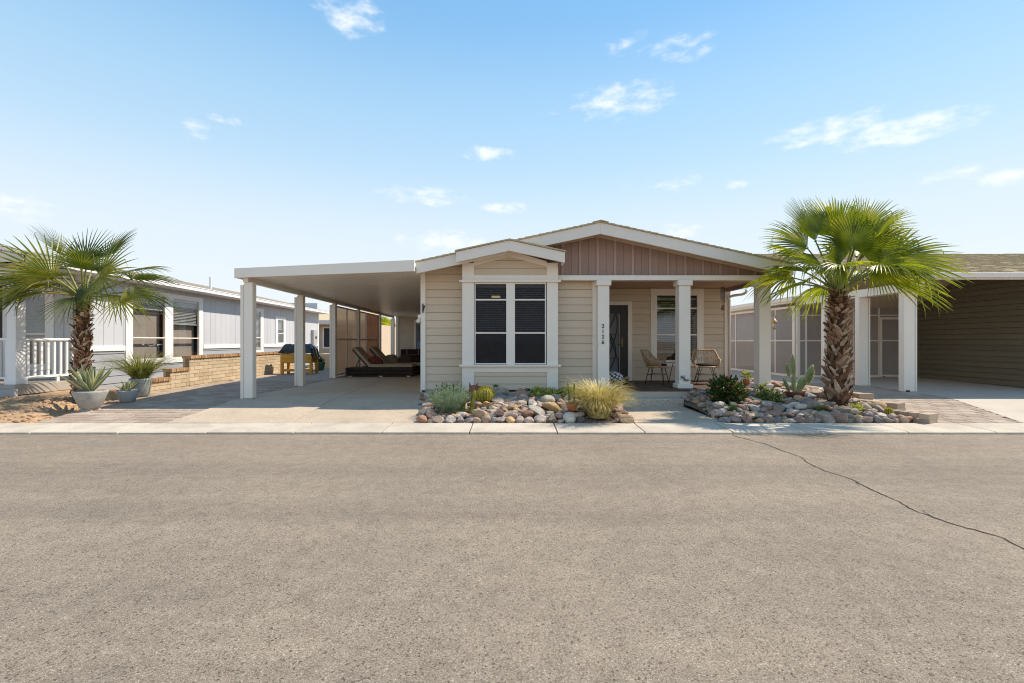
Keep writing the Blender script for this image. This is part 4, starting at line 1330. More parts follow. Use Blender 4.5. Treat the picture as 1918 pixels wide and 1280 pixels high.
def stone_mesh(seed, angular):
    """river cobble or broken rock: a noisy ball with flattened faces"""
    b = MB()
    rr = random.Random(seed)
    seg, rings = 14, 9
    vs, fs = [], []
    npl = rr.randint(9, 13) if angular else rr.randint(2, 4)
    planes = [(Vector((rr.gauss(0, 1), rr.gauss(0, 1), rr.gauss(0, .9))).normalized(), rr.uniform(.50, .80) if angular else rr.uniform(.7, .9)) for _ in range(npl)]
    for i in range(rings + 1):
        t = math.pi * i / rings
        for k in range(seg):
            p = 2 * math.pi * k / seg
            d = Vector((math.sin(t) * math.cos(p), math.sin(t) * math.sin(p), math.cos(t)))
            q = d * (1 + .22 * noise.noise(d * 1.3 + Vector((seed * 3.7, 0, 0))) + .08 * noise.noise(d * 3.4 + Vector((0, seed * 2.1, 0))))
            for n_, h in planes:
                e = q.dot(n_) - h
                if e > 0:
                    q = q - n_ * e * (.97 if angular else .8)
            vs.append(q * (1.18 if angular else 1.03))
    for i in range(rings):
        for k in range(seg):
            fs.append((i * seg + k, (i + 1) * seg + k, (i + 1) * seg + (k + 1) % seg, i * seg + (k + 1) % seg))
    return b.add(vs, fs).mesh('stone', STONE, smooth=not angular)


ROUND = [stone_mesh(i, False) for i in range(9)]
ANGULAR = [stone_mesh(50 + i, True) for i in range(12)]


def inside(poly, x, y):
    c = False
    n = len(poly)
    for i in range(n):
        (x1, y1), (x2, y2) = poly[i], poly[(i + 1) % n]
        if (y1 > y) != (y2 > y) and x < (x2 - x1) * (y - y1) / (y2 - y1) + x1:
            c = not c
    return c


def rock_bed(name, poly, zf, front_y, fr_x, avoid, seed, limit, p_ang, elong):
    xs, ys = [p[0] for p in poly], [p[1] for p in poly]
    x0, x1, y0, y1 = min(xs), max(xs), min(ys), max(ys)
    # bed mound (gravelly soil) clipped to the outline
    nx, ny = 70, 40
    v, f, idx = [], [], {}
    for j in range(ny + 1):
        for i in range(nx + 1):
            x, y = x0 + (x1 - x0) * i / nx, y0 + (y1 - y0) * j / ny
            idx[i, j] = len(v)
            v.append((x, y, zf(x, y) - .03 + .012 * noise.noise(Vector((x * 9, y * 9, 0)))))
    for j in range(ny):
        for i in range(nx):
            xm, ym = x0 + (x1 - x0) * (i + .5) / nx, y0 + (y1 - y0) * (j + .5) / ny
            if inside(poly, xm, ym):
                f.append((idx[i, j], idx[i + 1, j], idx[i + 1, j + 1], idx[i, j + 1]))
    bed = struct(MB().add(v, f).build(name, GRAVEL, None, True))
    off = wloc(bed)
    rr = random.Random(seed)
    placed, extra = [], []

    def put(x, y, r, lift=0., flat=None):
        e = rr.uniform(*elong)
        fl = flat or rr.uniform(.42, .72)
        sx, sy, sz = r * math.sqrt(e), r / math.sqrt(e), r * fl
        z = zf(x, y) + sz * .45 + lift
        link('stone', rr.choice(ANGULAR if rr.random() < p_ang else ROUND), bed, Vector((x, y, z)) - off, (rr.uniform(-.15, .45), rr.uniform(-.35, .35), rr.choice((0, rr.uniform(-.5, .5), rr.uniform(-.5, .5), rr.uniform(0, 3)))), (sx, sy, sz))
        placed.append((x, y, r))

    # front row, touching one another along the kerb
    x = fr_x[0]
    while x < fr_x[1]:
        r = rr.choice((.05, .06, .07, .08, .095, .115))
        if x + 2 * r > fr_x[1] + .06:
            break
        y = front_y + r * .85
        if not any((x + r - ax) ** 2 + (y - ay) ** 2 < (r * .7 + ar) ** 2 for ax, ay, ar in avoid):
            put(x + r, y, r * 1.04, .0, rr.uniform(.55, .88))
        x += 2 * r * .97
    sizes = [.145] * 24 + [.12] * 70 + [.10] * 180 + [.085] * 420 + [.072] * 1400 + [.06] * 3400 + [.048] * 4500
    for r in sizes:
        
        x, y = rr.uniform(x0, x1), rr.uniform(y0, y1)
        r *= rr.uniform(.88, 1.12)
        if not inside(poly, x, y) or not inside(poly, x + r * .6, y) or not inside(poly, x - r * .6, y) or not inside(poly, x, y - r * .7):
            continue
        if any((x - ax) ** 2 + (y - ay) ** 2 < (r * .75 + ar) ** 2 for ax, ay, ar in avoid):
            continue
        if any((x - a) ** 2 + (y - b) ** 2 < ((r + c) * .74) ** 2 for a, b, c in placed):
            continue
        put(x, y, r, rr.uniform(-.01, .045)) if len(placed) < limit else extra.append((x, y, r))
        if len(placed) >= limit:
            placed.append((x, y, r))
    # the smallest cobbles past the limit, then pebbles between
    mb = MB()
    for i, (x, y, r) in enumerate(extra):
        mb.ell((x, y, zf(x, y) + r * .3), (r * rr.uniform(.9, 1.3), r * rr.uniform(.7, 1), r * rr.uniform(.5, .75)), 10, 7, .35, 1.7, i)
    if extra:
        tag(mb.build('small_cobbles', COBBLE, bed, True), kind='stuff')
    mb = MB()
    for i in range(900):
        x, y, s = rr.uniform(x0, x1), rr.uniform(y0, y1), rr.uniform(.012, .03)
        if inside(poly, x, y):
            mb.ell((x, y, zf(x, y) - .012), (s, s * rr.uniform(.6, 1), s * .7), 6, 4, .2, 2, i)
    tag(mb.build('pebbles', M('pebble_' + name, (.34, .28, .23), .85, .4, 18, .4, 80), bed, True), kind='stuff')
    return bed


def zb1(x, y):
    t = min(1, max(0, (y - 7.5) / 1.1))
    e = min(1, max(0, (x + 1.65) / .35)) * min(1, max(0, (2.0 - x) / .3)) if y < 9.3 else 1
    return .05 + (.165 * t ** .7) * (.35 + .65 * e)


AV1 = [(-1.06, 7.98, .26), (-.66, 7.95, .10), (-.83, 7.93, .08), (-.49, 8.65, .16), (-.74, 9.0, .17), (1.0, 7.80, .11), (1.43, 7.72, .22), (.75, 9.15, .18), (1.1, 9.15, .2), (1.4, 9.1, .15), (.45, 9.3, .1)]
POLY1 = [(-1.54, 7.49), (1.98, 7.49), (1.96, 8.3), (2.1, 9.22), (2.1, 9.52), (1.72, 9.54), (1.70, 10.08), (.99, 10.08), (.99, 9.74), (-1.06, 9.74), (-1.06, 10.08), (-1.93, 10.08), (-1.80, 9.1), (-1.62, 8.3)]
rock_bed('rock_bed', POLY1, zb1, 7.47, (-1.52, 1.98), AV1, 11, 295, .75, (.8, 1.6))


def zb2(x, y):
    t = min(1, max(0, (y - 7.5) / 1.2))
    e = min(1, max(0, (x - 3.38) / .35)) * min(1, max(0, (6.62 - x) / .5))
    return .05 + .25 * t ** .75 * (.3 + .7 * e)


AV2 = [(3.85, 8.45, .2), (3.72, 7.92, .09), (4.63, 8.5, .16), (5.26, 8.72, .2), (5.15, 7.85, .09), (5.78, 7.88, .09), (6.2, 7.72, .06), (5.83, 8.40, .33)]
POLY2 = [(3.36, 7.49), (6.46, 7.49), (6.40, 8.15), (6.44, 9.3), (6.5, 11.5), (5.62, 11.5), (5.62, 9.54), (3.43, 9.54), (3.42, 9.0)]
rock_bed('rock_bed', POLY2, zb2, 7.47, (3.34, 6.44), AV2, 12, 298, .4, (1.0, 1.9))
# ledge of cast concrete under the bay with a hose
led = MB().box(-.40, .42, 9.55, 9.68, .14, .315).build('ledge_stone', FOUND, None, bevel=.01)
tag(led, 'low concrete ledge among the rocks below the bay window', 'ledge')
hz = thing('drip_hose', 'black drip hose with tap lying below the bay window', 'hose', (.1, 9.73, .26))
MB().tube([(-.25, 9.72, .335), (.0, 9.725, .332), (.26, 9.72, .335), (.38, 9.71, .34)], .018, 8).build('hose', BLACK, hz, True)
MB().tube([(.26, 9.715, .33), (.27, 9.71, .365), (.30, 9.70, .375), (.42, 9.66, .365)], .010, 6).build('tap', BLACK, hz, True)

# brick edging between the right bed and the neighbour's drive
ED = thing('brick_edging', 'stepped brick edging along the right side of the rock bed', 'edging', (6.58, 8, .05))
edo = wloc(ED)
em = MB().box(-.5, .5, -.5, .5, 0, 1).mesh('brick', EDGEB)
for (A, B, layers, w) in (((6.34, 8.10), (6.62, 7.52), 2, .115), ((6.33, 8.80), (6.64, 8.16), 3, .115), ((6.42, 12.6), (6.60, 8.86), 4, .118)):
    A, B = Vector((*A, 0)), Vector((*B, 0))
    U = B - A
    ang = math.atan2(U.y, U.x) - math.pi / 2
    n = int(U.length / w)
    for k in range(layers):
        for i in range(n):
            c = A + U * ((i + .5 + (.5 if k % 2 else 0)) / n)
            if k % 2 and i == n - 1:
                continue
            link('brick', em, ED, Vector((c.x, c.y, .03 + k * .086)) - edo, (0, 0, ang + rc.uniform(-.04, .04)), (.20 + rc.uniform(-.01, .01), w - .008, .082))
    for k in range(layers - 2, layers):
        c = B + U.normalized() * .03
        link('brick', em, ED, Vector((c.x + .02, c.y, .031 + k * .086)) - edo, (0, 0, ang), (.29 if k % 2 else .24, .13, .084))


# ================================================================== PALMS
def fan(mb, hub, a, n, Rr, spread, nseg, droop, cup, rr, split=.5, hangp=.22):
    """pleated fan blade: segments joined near the hub, split and drooping at the tips"""
    a = a.normalized()
    n = (n - a * n.dot(a)).normalized()
    b = n.cross(a)
    dth = 2 * spread / nseg
    for i in range(nseg):
        th = -spread + dth * (i + .5)
        L = Rr * (1 - .28 * (abs(th) / spread) ** 2.2) * rr.uniform(.94, 1.04)
        d = a * math.cos(th) + b * math.sin(th)
        sd = (-a * math.sin(th) + b * math.cos(th))
        dr = droop * rr.uniform(.7, 1.35)
        hang = rr.random() < hangp
        ts = (0.03, .25, .45, .6, .72, .82, .91, 1.0)
        P, Wd = [], []
        for t in ts:
            r = L * t
            p = hub + d * r + n * (cup * r * (1 - math.cos(th * .9)) - .05 * L * t * t)
            p.z -= dr * L * t ** 2.6
            if hang and t > .72:
                q = (t - .72) / .28
                p = p - d * (L * .20 * q) + Vector((rr.uniform(-.01, .01), 0, -.24 * L * q))
            P.append(p)
            full = r * math.tan(dth / 2) * 1.04
            if t <= split:
                w = full
            else:
                w = L * split * math.tan(dth / 2) * 1.04 * max(.02, 1 - (t - split) / (1 - split)) ** .6
            Wd.append(w)
        mb.strip(P, Wd, sd, .85, n)


def petiole(mb, base, hub, rad, sag=.04):
    mid = (base + hub) * .5 + Vector((0, 0, sag))
    pts = []
    for i in range(8):
        t = i / 7
        pts.append(base * (1 - t) ** 2 + mid * 2 * t * (1 - t) + hub * t * t)
    mb.tube(pts, [rad * (1.7 - .9 * i / 7) for i in range(8)], 6)


def boot_mesh(seed):
    """dead leaf base: a split woody tongue curving out of the trunk"""
    rr = random.Random(seed)
    b = MB()
    w = 1.
    P = [(0, 0, -.12), (0, .10, .25), (0, .24, .6), (0, .38 + rr.uniform(-.05, .12), 1.0)]
    ws = [.48, .42, .30, .20]
    th = [.10, .09, .07, .04]
    vs, fs = [], []
    for (x, y, z), q, t in zip(P, ws, th):
        sk = rr.uniform(-.06, .06)
        vs += [(sk - q, y - .06, z), (sk, y + t, z), (sk + q, y - .06, z), (sk, y - t * .8, z)]
    for i in range(len(P) - 1):
        for k in range(4):
            fs.append((4 * i + k, 4 * i + (k + 1) % 4, 4 * i + 4 + (k + 1) % 4, 4 * i + 4 + k))
    e = 4 * (len(P) - 1)
    fs.append((e, e + 1, e + 2, e + 3))
    return b.add(vs, fs).mesh('leaf_base', BOOT)


BOOTS = [boot_mesh(i) for i in range(6)]


def palm(label, base, z0, zt, r0, r1, fronds, nboot, seed, lean=(0, 0), split=.5, hangp=.22, segs=(36, 40, 44), fmat=FROND, bscale=1.):
    rr = random.Random(seed)
    bx0, by0 = base
    p = thing('palm_tree', label, 'palm tree', (bx0, by0, z0), 'young fan palms')
    off = wloc(p)
    H = zt - z0
    rad = lambda t: (r0 + (r1 - r0) * t) * (1 - .18 * max(0, .12 - t) / .12) + .0
    ax = lambda t: Vector((bx0 + lean[0] * t, by0 + lean[1] * t, z0 + H * t))
    MB().tube([ax(i / 14 * 1.04 - .04) for i in range(15)], [rad(i / 14) * (.86 + .05 * math.sin(i * 2.1)) for i in range(15)], 18).build('trunk', TRUNK, p, True)
    ga = 2.39996
    for i in range(nboot):
        t = .0 + .98 * (i + .5) / nboot
        a = i * ga + rr.uniform(-.25, .25)
        c = ax(t)
        r = rad(t) * .86
        up = t > .72
        fz_ = bscale * (1.1 - .45 * t)
        s = rr.uniform(.14, .24) * fz_ if not up else rr.uniform(.08, .14) * fz_ * 1.2
        wid = rr.uniform(.075, .125) * fz_ if not up else rr.uniform(.12, .18) * fz_
        tilt = rr.uniform(-.12, .12) if not up else rr.uniform(.3, .9)
        roll = rr.choice((-1, 1)) * rr.uniform(.25, 1.0) if not up else rr.uniform(-.4, .4)
        m = Matrix.Rotation(a - math.pi / 2, 4, 'Z') @ Matrix.Rotation(-tilt, 4, 'X') @ Matrix.Rotation(roll, 4, 'Y')
        pos = c + Vector((math.cos(a), math.sin(a), 0)) * (r - .01) - off
        o = link('leaf_base', rr.choice(BOOTS), p, pos, m.to_euler(), (wid, rr.uniform(.09, .15), s))
    crown = ax(1)
    # fibrous neck
    for fr_ in fronds:
        if fr_[0] == 'V':
            _, hb, a, n, Rr, spread, droop = fr_
            hub, a, n = crown + Vector(hb), Vector(a).normalized(), Vector(n).normalized()
            out = Vector((hb[0], hb[1], 0))
            out = out.normalized() if out.length > .05 else Vector((0, 0, 0))
            mb = MB()
            fan(mb, hub, a, n, Rr, R(spread), rr.choice(segs), droop, .2, rr, split, hangp)
            fo = mb.build('frond', fmat, p)
            mb = MB()
            petiole(mb, crown + out * .05 - Vector((0, 0, .1)), hub, .014, .08)
            mb.ell(hub, (.022, .022, .022), 8, 5)
            mb.build('petiole', PETI, fo, True)
            continue
        azd, eld, L, Rr, spread, droop, cup, bend = fr_
        azr, elr = R(azd), R(eld)
        d = Vector((math.cos(azr) * math.cos(elr), math.sin(azr) * math.cos(elr), math.sin(elr)))
        hub = crown + Vector((math.cos(azr), math.sin(azr), 0)) * .06 + d * L
        e2 = elr - R(bend)
        a = Vector((math.cos(azr) * math.cos(e2), math.sin(azr) * math.cos(e2), math.sin(e2)))
        n = Vector((-math.cos(azr) * math.sin(e2), -math.sin(azr) * math.sin(e2), math.cos(e2)))
        tw = rr.uniform(-.35, .35)
        n = n * math.cos(tw) + a.cross(n) * math.sin(tw)
        mb = MB()
        fan(mb, hub, a, n, Rr, R(spread), rr.choice(segs), droop, cup, rr, split, hangp)
        fo = mb.build('frond', fmat, p)
        mb = MB()
        petiole(mb, crown + Vector((math.cos(azr), math.sin(azr), 0)) * .05 - Vector((0, 0, .1)), hub, .014)
        mb.ell(hub, (.022, .022, .022), 8, 5)
        mb.build('petiole', PETI, fo, True)
    return p


# (azimuth: 0 right, 90 away, 180 left, 270 towards the street; elevation; petiole; blade; half spread; droop; cup; bend)
FR = [('V', (0, -.32, .62), (0, .1, 1), (0, -1, .25), .74, 135, .08), ('V', (-.26, -.40, .34), (-.6, -.3, .3), (0, -.9, .4), .64, 112, .22), ('V', (.30, -.42, .30), (.6, -.4, .12), (0, -.85, .5), .66, 112, .28), ('V', (.42, -.1, .62), (.75, -.1, .5), (0, -.9, .4), .85, 95, .1), ('V', (.12, .25, .92), (.12, .3, 1), (0, -1, .3), .97, 84, .04), ('V', (-.32, .15, .84), (-.34, .1, 1), (.3, -.9, .2), .96, 50, .04),
      ('V', (-.50, .1, .70), (-.78, .1, .55), (0, -.7, .6), .95, 75, .2), ('V', (-.44, -.2, .34), (-.95, -.1, .34), (0, -.5, .85), .90, 92, .18), ('V', (.52, .2, .98), (.74, .2, .60), (-.2, -.9, .5), 1.20, 52, .05),
      ('V', (.70, -.25, .42), (.92, -.1, .34), (0, -.7, .7), 1.16, 92, .12), ('V', (.70, 0, .16), (1, -.1, .04), (0, -.6, .8), 1.12, 84, .20),
      (186, 2, .62, .74, 85, .3, .3, 8), (305, 24, .62, .80, 100, .45, .2, 16), (240, 30, .48, .68, 95, .4, .25, 14),
      (112, 46, .80, .95, 85, .25, .25, 8), (30, 24, .80, 1.0, 90, .35, .25, 12), (140, 18, .7, .9, 90, .4, .25, 12),
      (345, 62, .80, .85, 70, .12, .35, 4), (60, 78, .95, .85, 75, .06, .3, 0), (35, 40, .95, 1.0, 75, .15, .3, 6), (182, 24, .60, .78, 80, .2, .3, 6), (70, 10, .7, .95, 90, .45, .25, 15)]
palm('leafy fan palm with bright green crown rising from the right rock bed', (5.83, 8.40), .20, 2.34, .195, .142, FR, 298, 21, (.02, 0), .52, .16)
FL = [('V', (.16, -.1, .58), (.12, .25, 1), (0, -1, .3), .74, 100, .03), (80, 62, .85, .85, 95, .08, .25, 0), ('V', (.60, -.3, .25), (.9, -.25, .36), (.1, -.85, .5), .90, 118, .10), ('V', (.25, -.45, -.14), (.75, -.3, -.25), (.2, -.8, .6), .74, 118, .12),
      ('V', (-.18, -.42, .22), (-.85, -.2, .48), (-.1, -.75, .65), 1.22, 82, .06), ('V', (-.84, -.2, 0), (-.95, -.2, .16), (0, -.7, .7), .88, 112, .10), (172, 58, .85, .82, 34, .08, .4, 0), (168, 36, .80, 1.15, 72, .15, .3, 4),
      ('V', (.80, -.1, -.15), (.95, -.1, -.02), (.1, -.7, .7), .80, 102, .14), (22, 22, .75, .9, 95, .25, .25, 8), (120, 42, .75, .9, 90, .2, .25, 8), (58, 36, .75, .9, 90, .25, .25, 8),
      (202, 14, .6, 1.0, 90, .25, .25, 8), (148, 16, .7, .95, 90, .3, .25, 10), (250, 8, .45, .75, 95, .3, .25, 10), (310, 44, .55, .75, 100, .15, .2, 4), (40, 4, .7, .85, 90, .35, .25, 10), (100, 0, .6, .85, 90, .4, .25, 12), (215, -6, .5, .8, 95, .25, .25, 10), (262, 24, .5, .7, 100, .15, .2, 4), (175, 22, .6, .95, 85, .2, .25, 6), (135, 58, .75, .8, 80, .1, .3, 4)]
palm('dark green fan palm with shaggy trunk in the sandy bed at the left', (-8.24, 8.98), .22, 2.30, .138, .115, FL, 290, 22, (.03, 0), .30, .03, (24, 26, 28), FRONDD, .78)
# a small palm far behind the carport
FS = [(a, e, .8, 1.2, 95, .3, .25, 8) for a, e in ((0, 40), (50, 30), (95, 55), (140, 30), (185, 45), (230, 25), (275, 40), (320, 20), (20, -5), (200, -5), (270, 70))]
palm('small distant palm seen through the far end of the carport', (-10.55, 39.5), .02, 2.1, .22, .18, FS, 40, 23)


# ================================================================== PLANTS
def grass(name, label, c, n, h, spread, droop, mat, width=.004, seed=0, thingy=True, parent=None, lean=0., base_r=.05):
    rr = random.Random(seed)
    b = MB()
    c = Vector(c)
    for i in range(n):
        a = rr.uniform(0, 6.283)
        d = Vector((math.cos(a), math.sin(a), 0))
        L = h * rr.uniform(.55, 1.1)
        out = spread * rr.random() ** .6
        r0 = base_r * math.sqrt(rr.random())
        dr = droop * rr.uniform(.4, 1.3)
        P = []
        for k in range(7):
            t = k / 6
            P.append(c + d * (r0 + out * t ** 1.3) + Vector((rr.uniform(-.006, .006), 0, L * (t - dr * t ** 3))))
        w = width * rr.uniform(.6, 1.3)
        b.strip(P, [w, w, w * .95, w * .85, w * .7, w * .45, w * .1], Vector((-d.y, d.x, 0)), .5, (0, 0, 1))
    if parent:
        return b.build(name, mat, parent)
    return tag(b.build(name, mat), label, 'grass')


def leaves(b, c, rad, n, ls, rr, lw=.45, shell=.55, flat=0., tip=None):
    c = Vector(c)
    for i in range(n):
        d = Vector((rr.gauss(0, 1), rr.gauss(0, 1), rr.gauss(0, 1))).normalized()
        r = shell + (1 - shell) * rr.random()
        bump = 1 + .22 * noise.noise(d * 2.3 + c)
        p = c + Vector((d.x * rad[0], d.y * rad[1], d.z * rad[2])) * r * bump
        up = (d + Vector((rr.uniform(-.6, .6), rr.uniform(-.6, .6), rr.uniform(-.2, .9)))).normalized()
        sd = up.cross(Vector((rr.gauss(0, 1), rr.gauss(0, 1), rr.gauss(0, 1)))).normalized()
        nn = sd.cross(up)
        L = ls * rr.uniform(.6, 1.25)
        w = L * lw
        if tip and rr.random() < tip[0]:
            b.cur = tip[1]
        else:
            b.cur = 0 if rr.random() < .65 else (1 if not tip else 0)
        b.add([p, p + up * L * .5 + sd * w * .5 + nn * w * .2, p + up * L, p + up * L * .5 - sd * w * .5 + nn * w * .2, p + up * L * .5 - nn * w * .1], [(0, 1, 4), (1, 2, 4), (2, 3, 4), (3, 0, 4)])
    b.cur = 0


STRAW = mat_leaf('straw_grass', [(.36, .30, .09), (.60, .48, .20), (.78, .64, .34), (.88, .76, .50)], .18, .6, .2, 14)
STRAWL = mat_leaf('pale_seed_head', [(.56, .46, .22), (.70, .60, .34), (.80, .70, .46)], .2, .6, .2, 14)
OLGR = mat_leaf('olive_grass', [(.14, .16, .04), (.24, .24, .07), (.36, .33, .12), (.48, .40, .17)], .35, .6, .2, 9)
SAGE = mat_leaf('sage_leaf', [(.17, .24, .15), (.27, .34, .22), (.38, .44, .31), (.46, .50, .38)], .25, .7, .2, 12)
BUSH = mat_leaf('bush_leaf', [(.030, .060, .014), (.05, .095, .02), (.085, .145, .03), (.13, .20, .05)], .3, .35, .45, 12)
BUD = mat_leaf('pink_bud', [(.45, .16, .12), (.55, .28, .2)], .3, .5, .3)
LIME = mat_leaf('lime_leaf', [(.20, .25, .04), (.38, .40, .07), (.56, .52, .12), (.66, .58, .18)], .35, .5, .3, 12)
SUCC = mat_leaf('succulent_leaf', [(.06, .12, .03), (.11, .19, .05), (.17, .26, .08)], .25, .4, .4, 9)
AGV = mat_leaf('agave_leaf', [(.14, .20, .12), (.21, .28, .17), (.30, .36, .23)], .12, .45, .35, 7)
AGY = mat_leaf('agave_margin', [(.50, .44, .14), (.64, .56, .22), (.72, .64, .32)], .12, .45, .35, 7)
CACT = mat_leaf('cactus_skin', [(.13, .15, .03), (.21, .22, .045), (.30, .29, .07)], .0, .6, .25, 9)
SPINE = mat_leaf('golden_spine', [(.55, .42, .05), (.72, .58, .09), (.82, .70, .18)], .2, .6, .25, 9)
PADM = mat_leaf('prickly_pear_pad', [(.13, .19, .08), (.20, .27, .11), (.28, .34, .16)], .05, .6, .25, 6)
PALEF = mat_leaf('pale_fuzz', [(.60, .56, .40), (.72, .68, .52)], .35, .8, .1)
TERRA = M('terracotta', (.42, .16, .08), .85, .2, 9, .3, 80, .2)
TERRAB = M('brown_pot_glaze', (.17, .055, .03), .5, .2, 9, .1, 80, .4)
POTG = M('weathered_grey_pot', (.34, .35, .34), .8, .3, 6, .4, 60, .25, col2=(.50, .47, .42))
POTB = M('blue_grey_pot', (.29, .33, .37), .7, .25, 7, .3, 60, .3, col2=(.46, .47, .48))
POTT = M('teal_glazed_pot', (.20, .32, .34), .45, .4, 5, .2, 50, .4, col2=(.42, .40, .35), stretch=(1, 1, .35))
SOIL = M('potting_soil', (.07, .045, .03), .95, .3, 20, .6)


def pot(parent, c, r, h, mat, bowl=.7, n=28):
    c = Vector(c)
    prof = [(r * bowl * .62, 0), (r * bowl * .8, .01), (r * bowl, h * .12), (r * (.5 + bowl * .5), h * .5), (r, h * .9), (r * 1.0, h), (r * .9, h), (r * .88, h * .9)]
    MB().lathe(c, prof, n).build('pot', mat, parent, True)
    MB().lathe(c, [(r * .60, h * .86), (r * .88, h * .87), (r * .3, h * .90)], n).build('soil', SOIL, parent)


def agave_leaf_mesh(seed, curl=.25):
    b = MB()
    P, Wd = [], []
    for k in range(8):
        t = k / 7
        P.append(Vector((0, t * (1 - .12 * curl * t), curl * .5 * t * t - .25 * curl * t ** 4)))
        Wd.append((.055 + .05 * math.sin(math.pi * min(1, t * 1.15) * .8)) * (1 - t ** 3) + .004)
    for part in range(3):
        b.cur = 1 if part != 1 else 0
        for k in range(7):
            q = []
            for j in (k, k + 1):
                w = Wd[j]
                xs = (-w, -w * .62, w * .62, w)
                lift = (.35 * w, .08 * w, .08 * w, .35 * w)
                q.append([P[j] + Vector((xs[m], 0, lift[m])) for m in (part, part + 1)])
            b.add([q[0][0], q[0][1], q[1][1], q[1][0]], [(0, 1, 2, 3)])
    b.cur = 0
    for k in range(7):
        w0, w1 = Wd[k], Wd[k + 1]
        b.add([P[k] + Vector((-w0 * .9, 0, .28 * w0)), P[k] + Vector((0, 0, -.35 * w0)), P[k] + Vector((w0 * .9, 0, .28 * w0)),
               P[k + 1] + Vector((-w1 * .9, 0, .28 * w1)), P[k + 1] + Vector((0, 0, -.35 * w1)), P[k + 1] + Vector((w1 * .9, 0, .28 * w1))], [(0, 3, 4, 1), (1, 4, 5, 2)])
    return b


AG = [agave_leaf_mesh(i, c_).mesh('agave_leaf', [AGV, AGY]) for i, c_ in enumerate((.1, .3, -.25))]
AGG = [agave_leaf_mesh(i, c_).mesh('green_leaf', [SUCC, SUCC]) for i, c_ in enumerate((.1, .3, -.25))]


def rosette(parent, c, n, L, meshes, seed, el0=20, el1=82, wscale=1., name='leaf'):
    rr = random.Random(seed)
    off = wloc(parent)
    for i in range(n):
        t = i / (n - 1)
        a = i * 2.39996 + rr.uniform(-.15, .15)
        e = R(el0 + (el1 - el0) * t + rr.uniform(-7, 7))
        l = L * rr.uniform(.8, 1.1) * (1 - .25 * t)
        m = Matrix.Rotation(a, 4, 'Z') @ Matrix.Rotation(e, 4, 'X') @ Matrix.Rotation(rr.uniform(-.3, .3), 4, 'Y')
        link(name, rr.choice(meshes), parent, Vector(c) - off + Vector((-math.sin(a), math.cos(a), 0)) * .02, m.to_euler(), (l * wscale, l, l))


# pots at the left
t = thing('potted_agave', 'large grey bowl pot with tall yellow-striped agave beside the left palm', 'potted plant', (-7.62, 8.48, .135))
MB().box(-7.72, -7.52, 8.38, 8.58, .09, .142).build('pot_foot', POTG, t)
pot(t, (-7.62, 8.48, .135), .255, .33, POTG, .62)
rosette(t, (-7.62, 8.48, .43), 28, .62, AG, 1, 34, 89, .72)
t = thing('potted_agave', 'smaller blue-grey bowl pot with short striped agave', 'potted plant', (-7.60, 9.28, .145))
pot(t, (-7.60, 9.28, .145), .185, .245, POTB, .66)
rosette(t, (-7.60, 9.28, .36), 22, .27, AG, 2, 35, 86, 1.3)
t = thing('potted_grass', 'tall streaked teal pot with spraying olive grass beside the block wall', 'potted plant', (-7.98, 10.08, .16))
pot(t, (-7.98, 10.08, .16), .20, .40, POTT, .8)
grass('grass_blades', None, (-7.98, 10.08, .5), 560, .86, .85, .52, OLGR, .005, 3, parent=t, base_r=.12)

# left rock bed
def spiky_bush(c, rad, h, n, seed):
    rr = random.Random(seed)
    b = MB()
    c = Vector(c)
    for i in range(n):
        a, q = rr.uniform(0, 6.283), math.sqrt(rr.random())
        root = c + Vector((math.cos(a) * q * rad * .55, math.sin(a) * q * rad * .55, .0))
        d = Vector((math.cos(a) * q * .75, math.sin(a) * q * .75, 1)).normalized()
        L = h * (1.0 - .35 * q * q) * rr.uniform(.75, 1.12)
        tipp = root + d * L
        b.tube([root, tipp], [.003, .0015], 3, False)
        for k in range(13):
            t = .25 + .75 * k / 12
            p = root.lerp(tipp, t)
            al = rr.uniform(0, 6.283)
            o = (Vector((math.cos(al), math.sin(al), 0)) + d * rr.uniform(.8, 1.6)).normalized()
            sd = o.cross(d).normalized() if o.cross(d).length > .01 else Vector((1, 0, 0))
            ll, w = rr.uniform(.025, .045), .0045
            b.add([p, p + o * ll * .5 + sd * w, p + o * ll, p + o * ll * .5 - sd * w], [(0, 1, 2, 3)])
    return b


t = thing('sage_bush', 'rounded grey-green lavender bush at the left end of the rocks', 'bush', (-1.06, 7.98, .18))
spiky_bush((-1.06, 7.98, .17), .34, .46, 330, 4).build('foliage', SAGE, t)


def barrel(t, c, r, ribs=20, h=.95):
    c = Vector(c)
    n, rings = ribs * 4, 14
    vs, fs = [], []
    sp = MB()
    rr = random.Random(5)
    for i in range(rings + 1):
        th = math.pi * i / rings
        for k in range(n):
            ph = 2 * math.pi * k / n
            m = 1 - .10 * (.5 - .5 * math.cos(ribs * ph)) * math.sin(th)
            vs.append(c + Vector((r * m * math.sin(th) * math.cos(ph), r * m * math.sin(th) * math.sin(ph), r * h * math.cos(th))))
    for i in range(rings):
        for k in range(n):
            fs.append((i * n + k, (i + 1) * n + k, (i + 1) * n + (k + 1) % n, i * n + (k + 1) % n))
    MB().add(vs, fs).build('body', CACT, t, True)
    for k in range(ribs):
        ph = 2 * math.pi * k / ribs
        for i in range(1, 13):
            th = math.pi * (.03 + .72 * i / 13)
            d = Vector((math.sin(th) * math.cos(ph), math.sin(th) * math.sin(ph), math.cos(th)))
            p = c + Vector((d.x * r, d.y * r, d.z * r * h))
            for q in range(6):
                e = (d + Vector((rr.uniform(-1, 1), rr.uniform(-1, 1), rr.uniform(-1, 1))) * .9).normalized()
                s = e.cross(d).normalized() * .0045
                L = r * rr.uniform(.16, .26)
                sp.add([p - s, p + s, p + e * L], [(0, 1, 2)])
    sp.build('spines', SPINE, t)


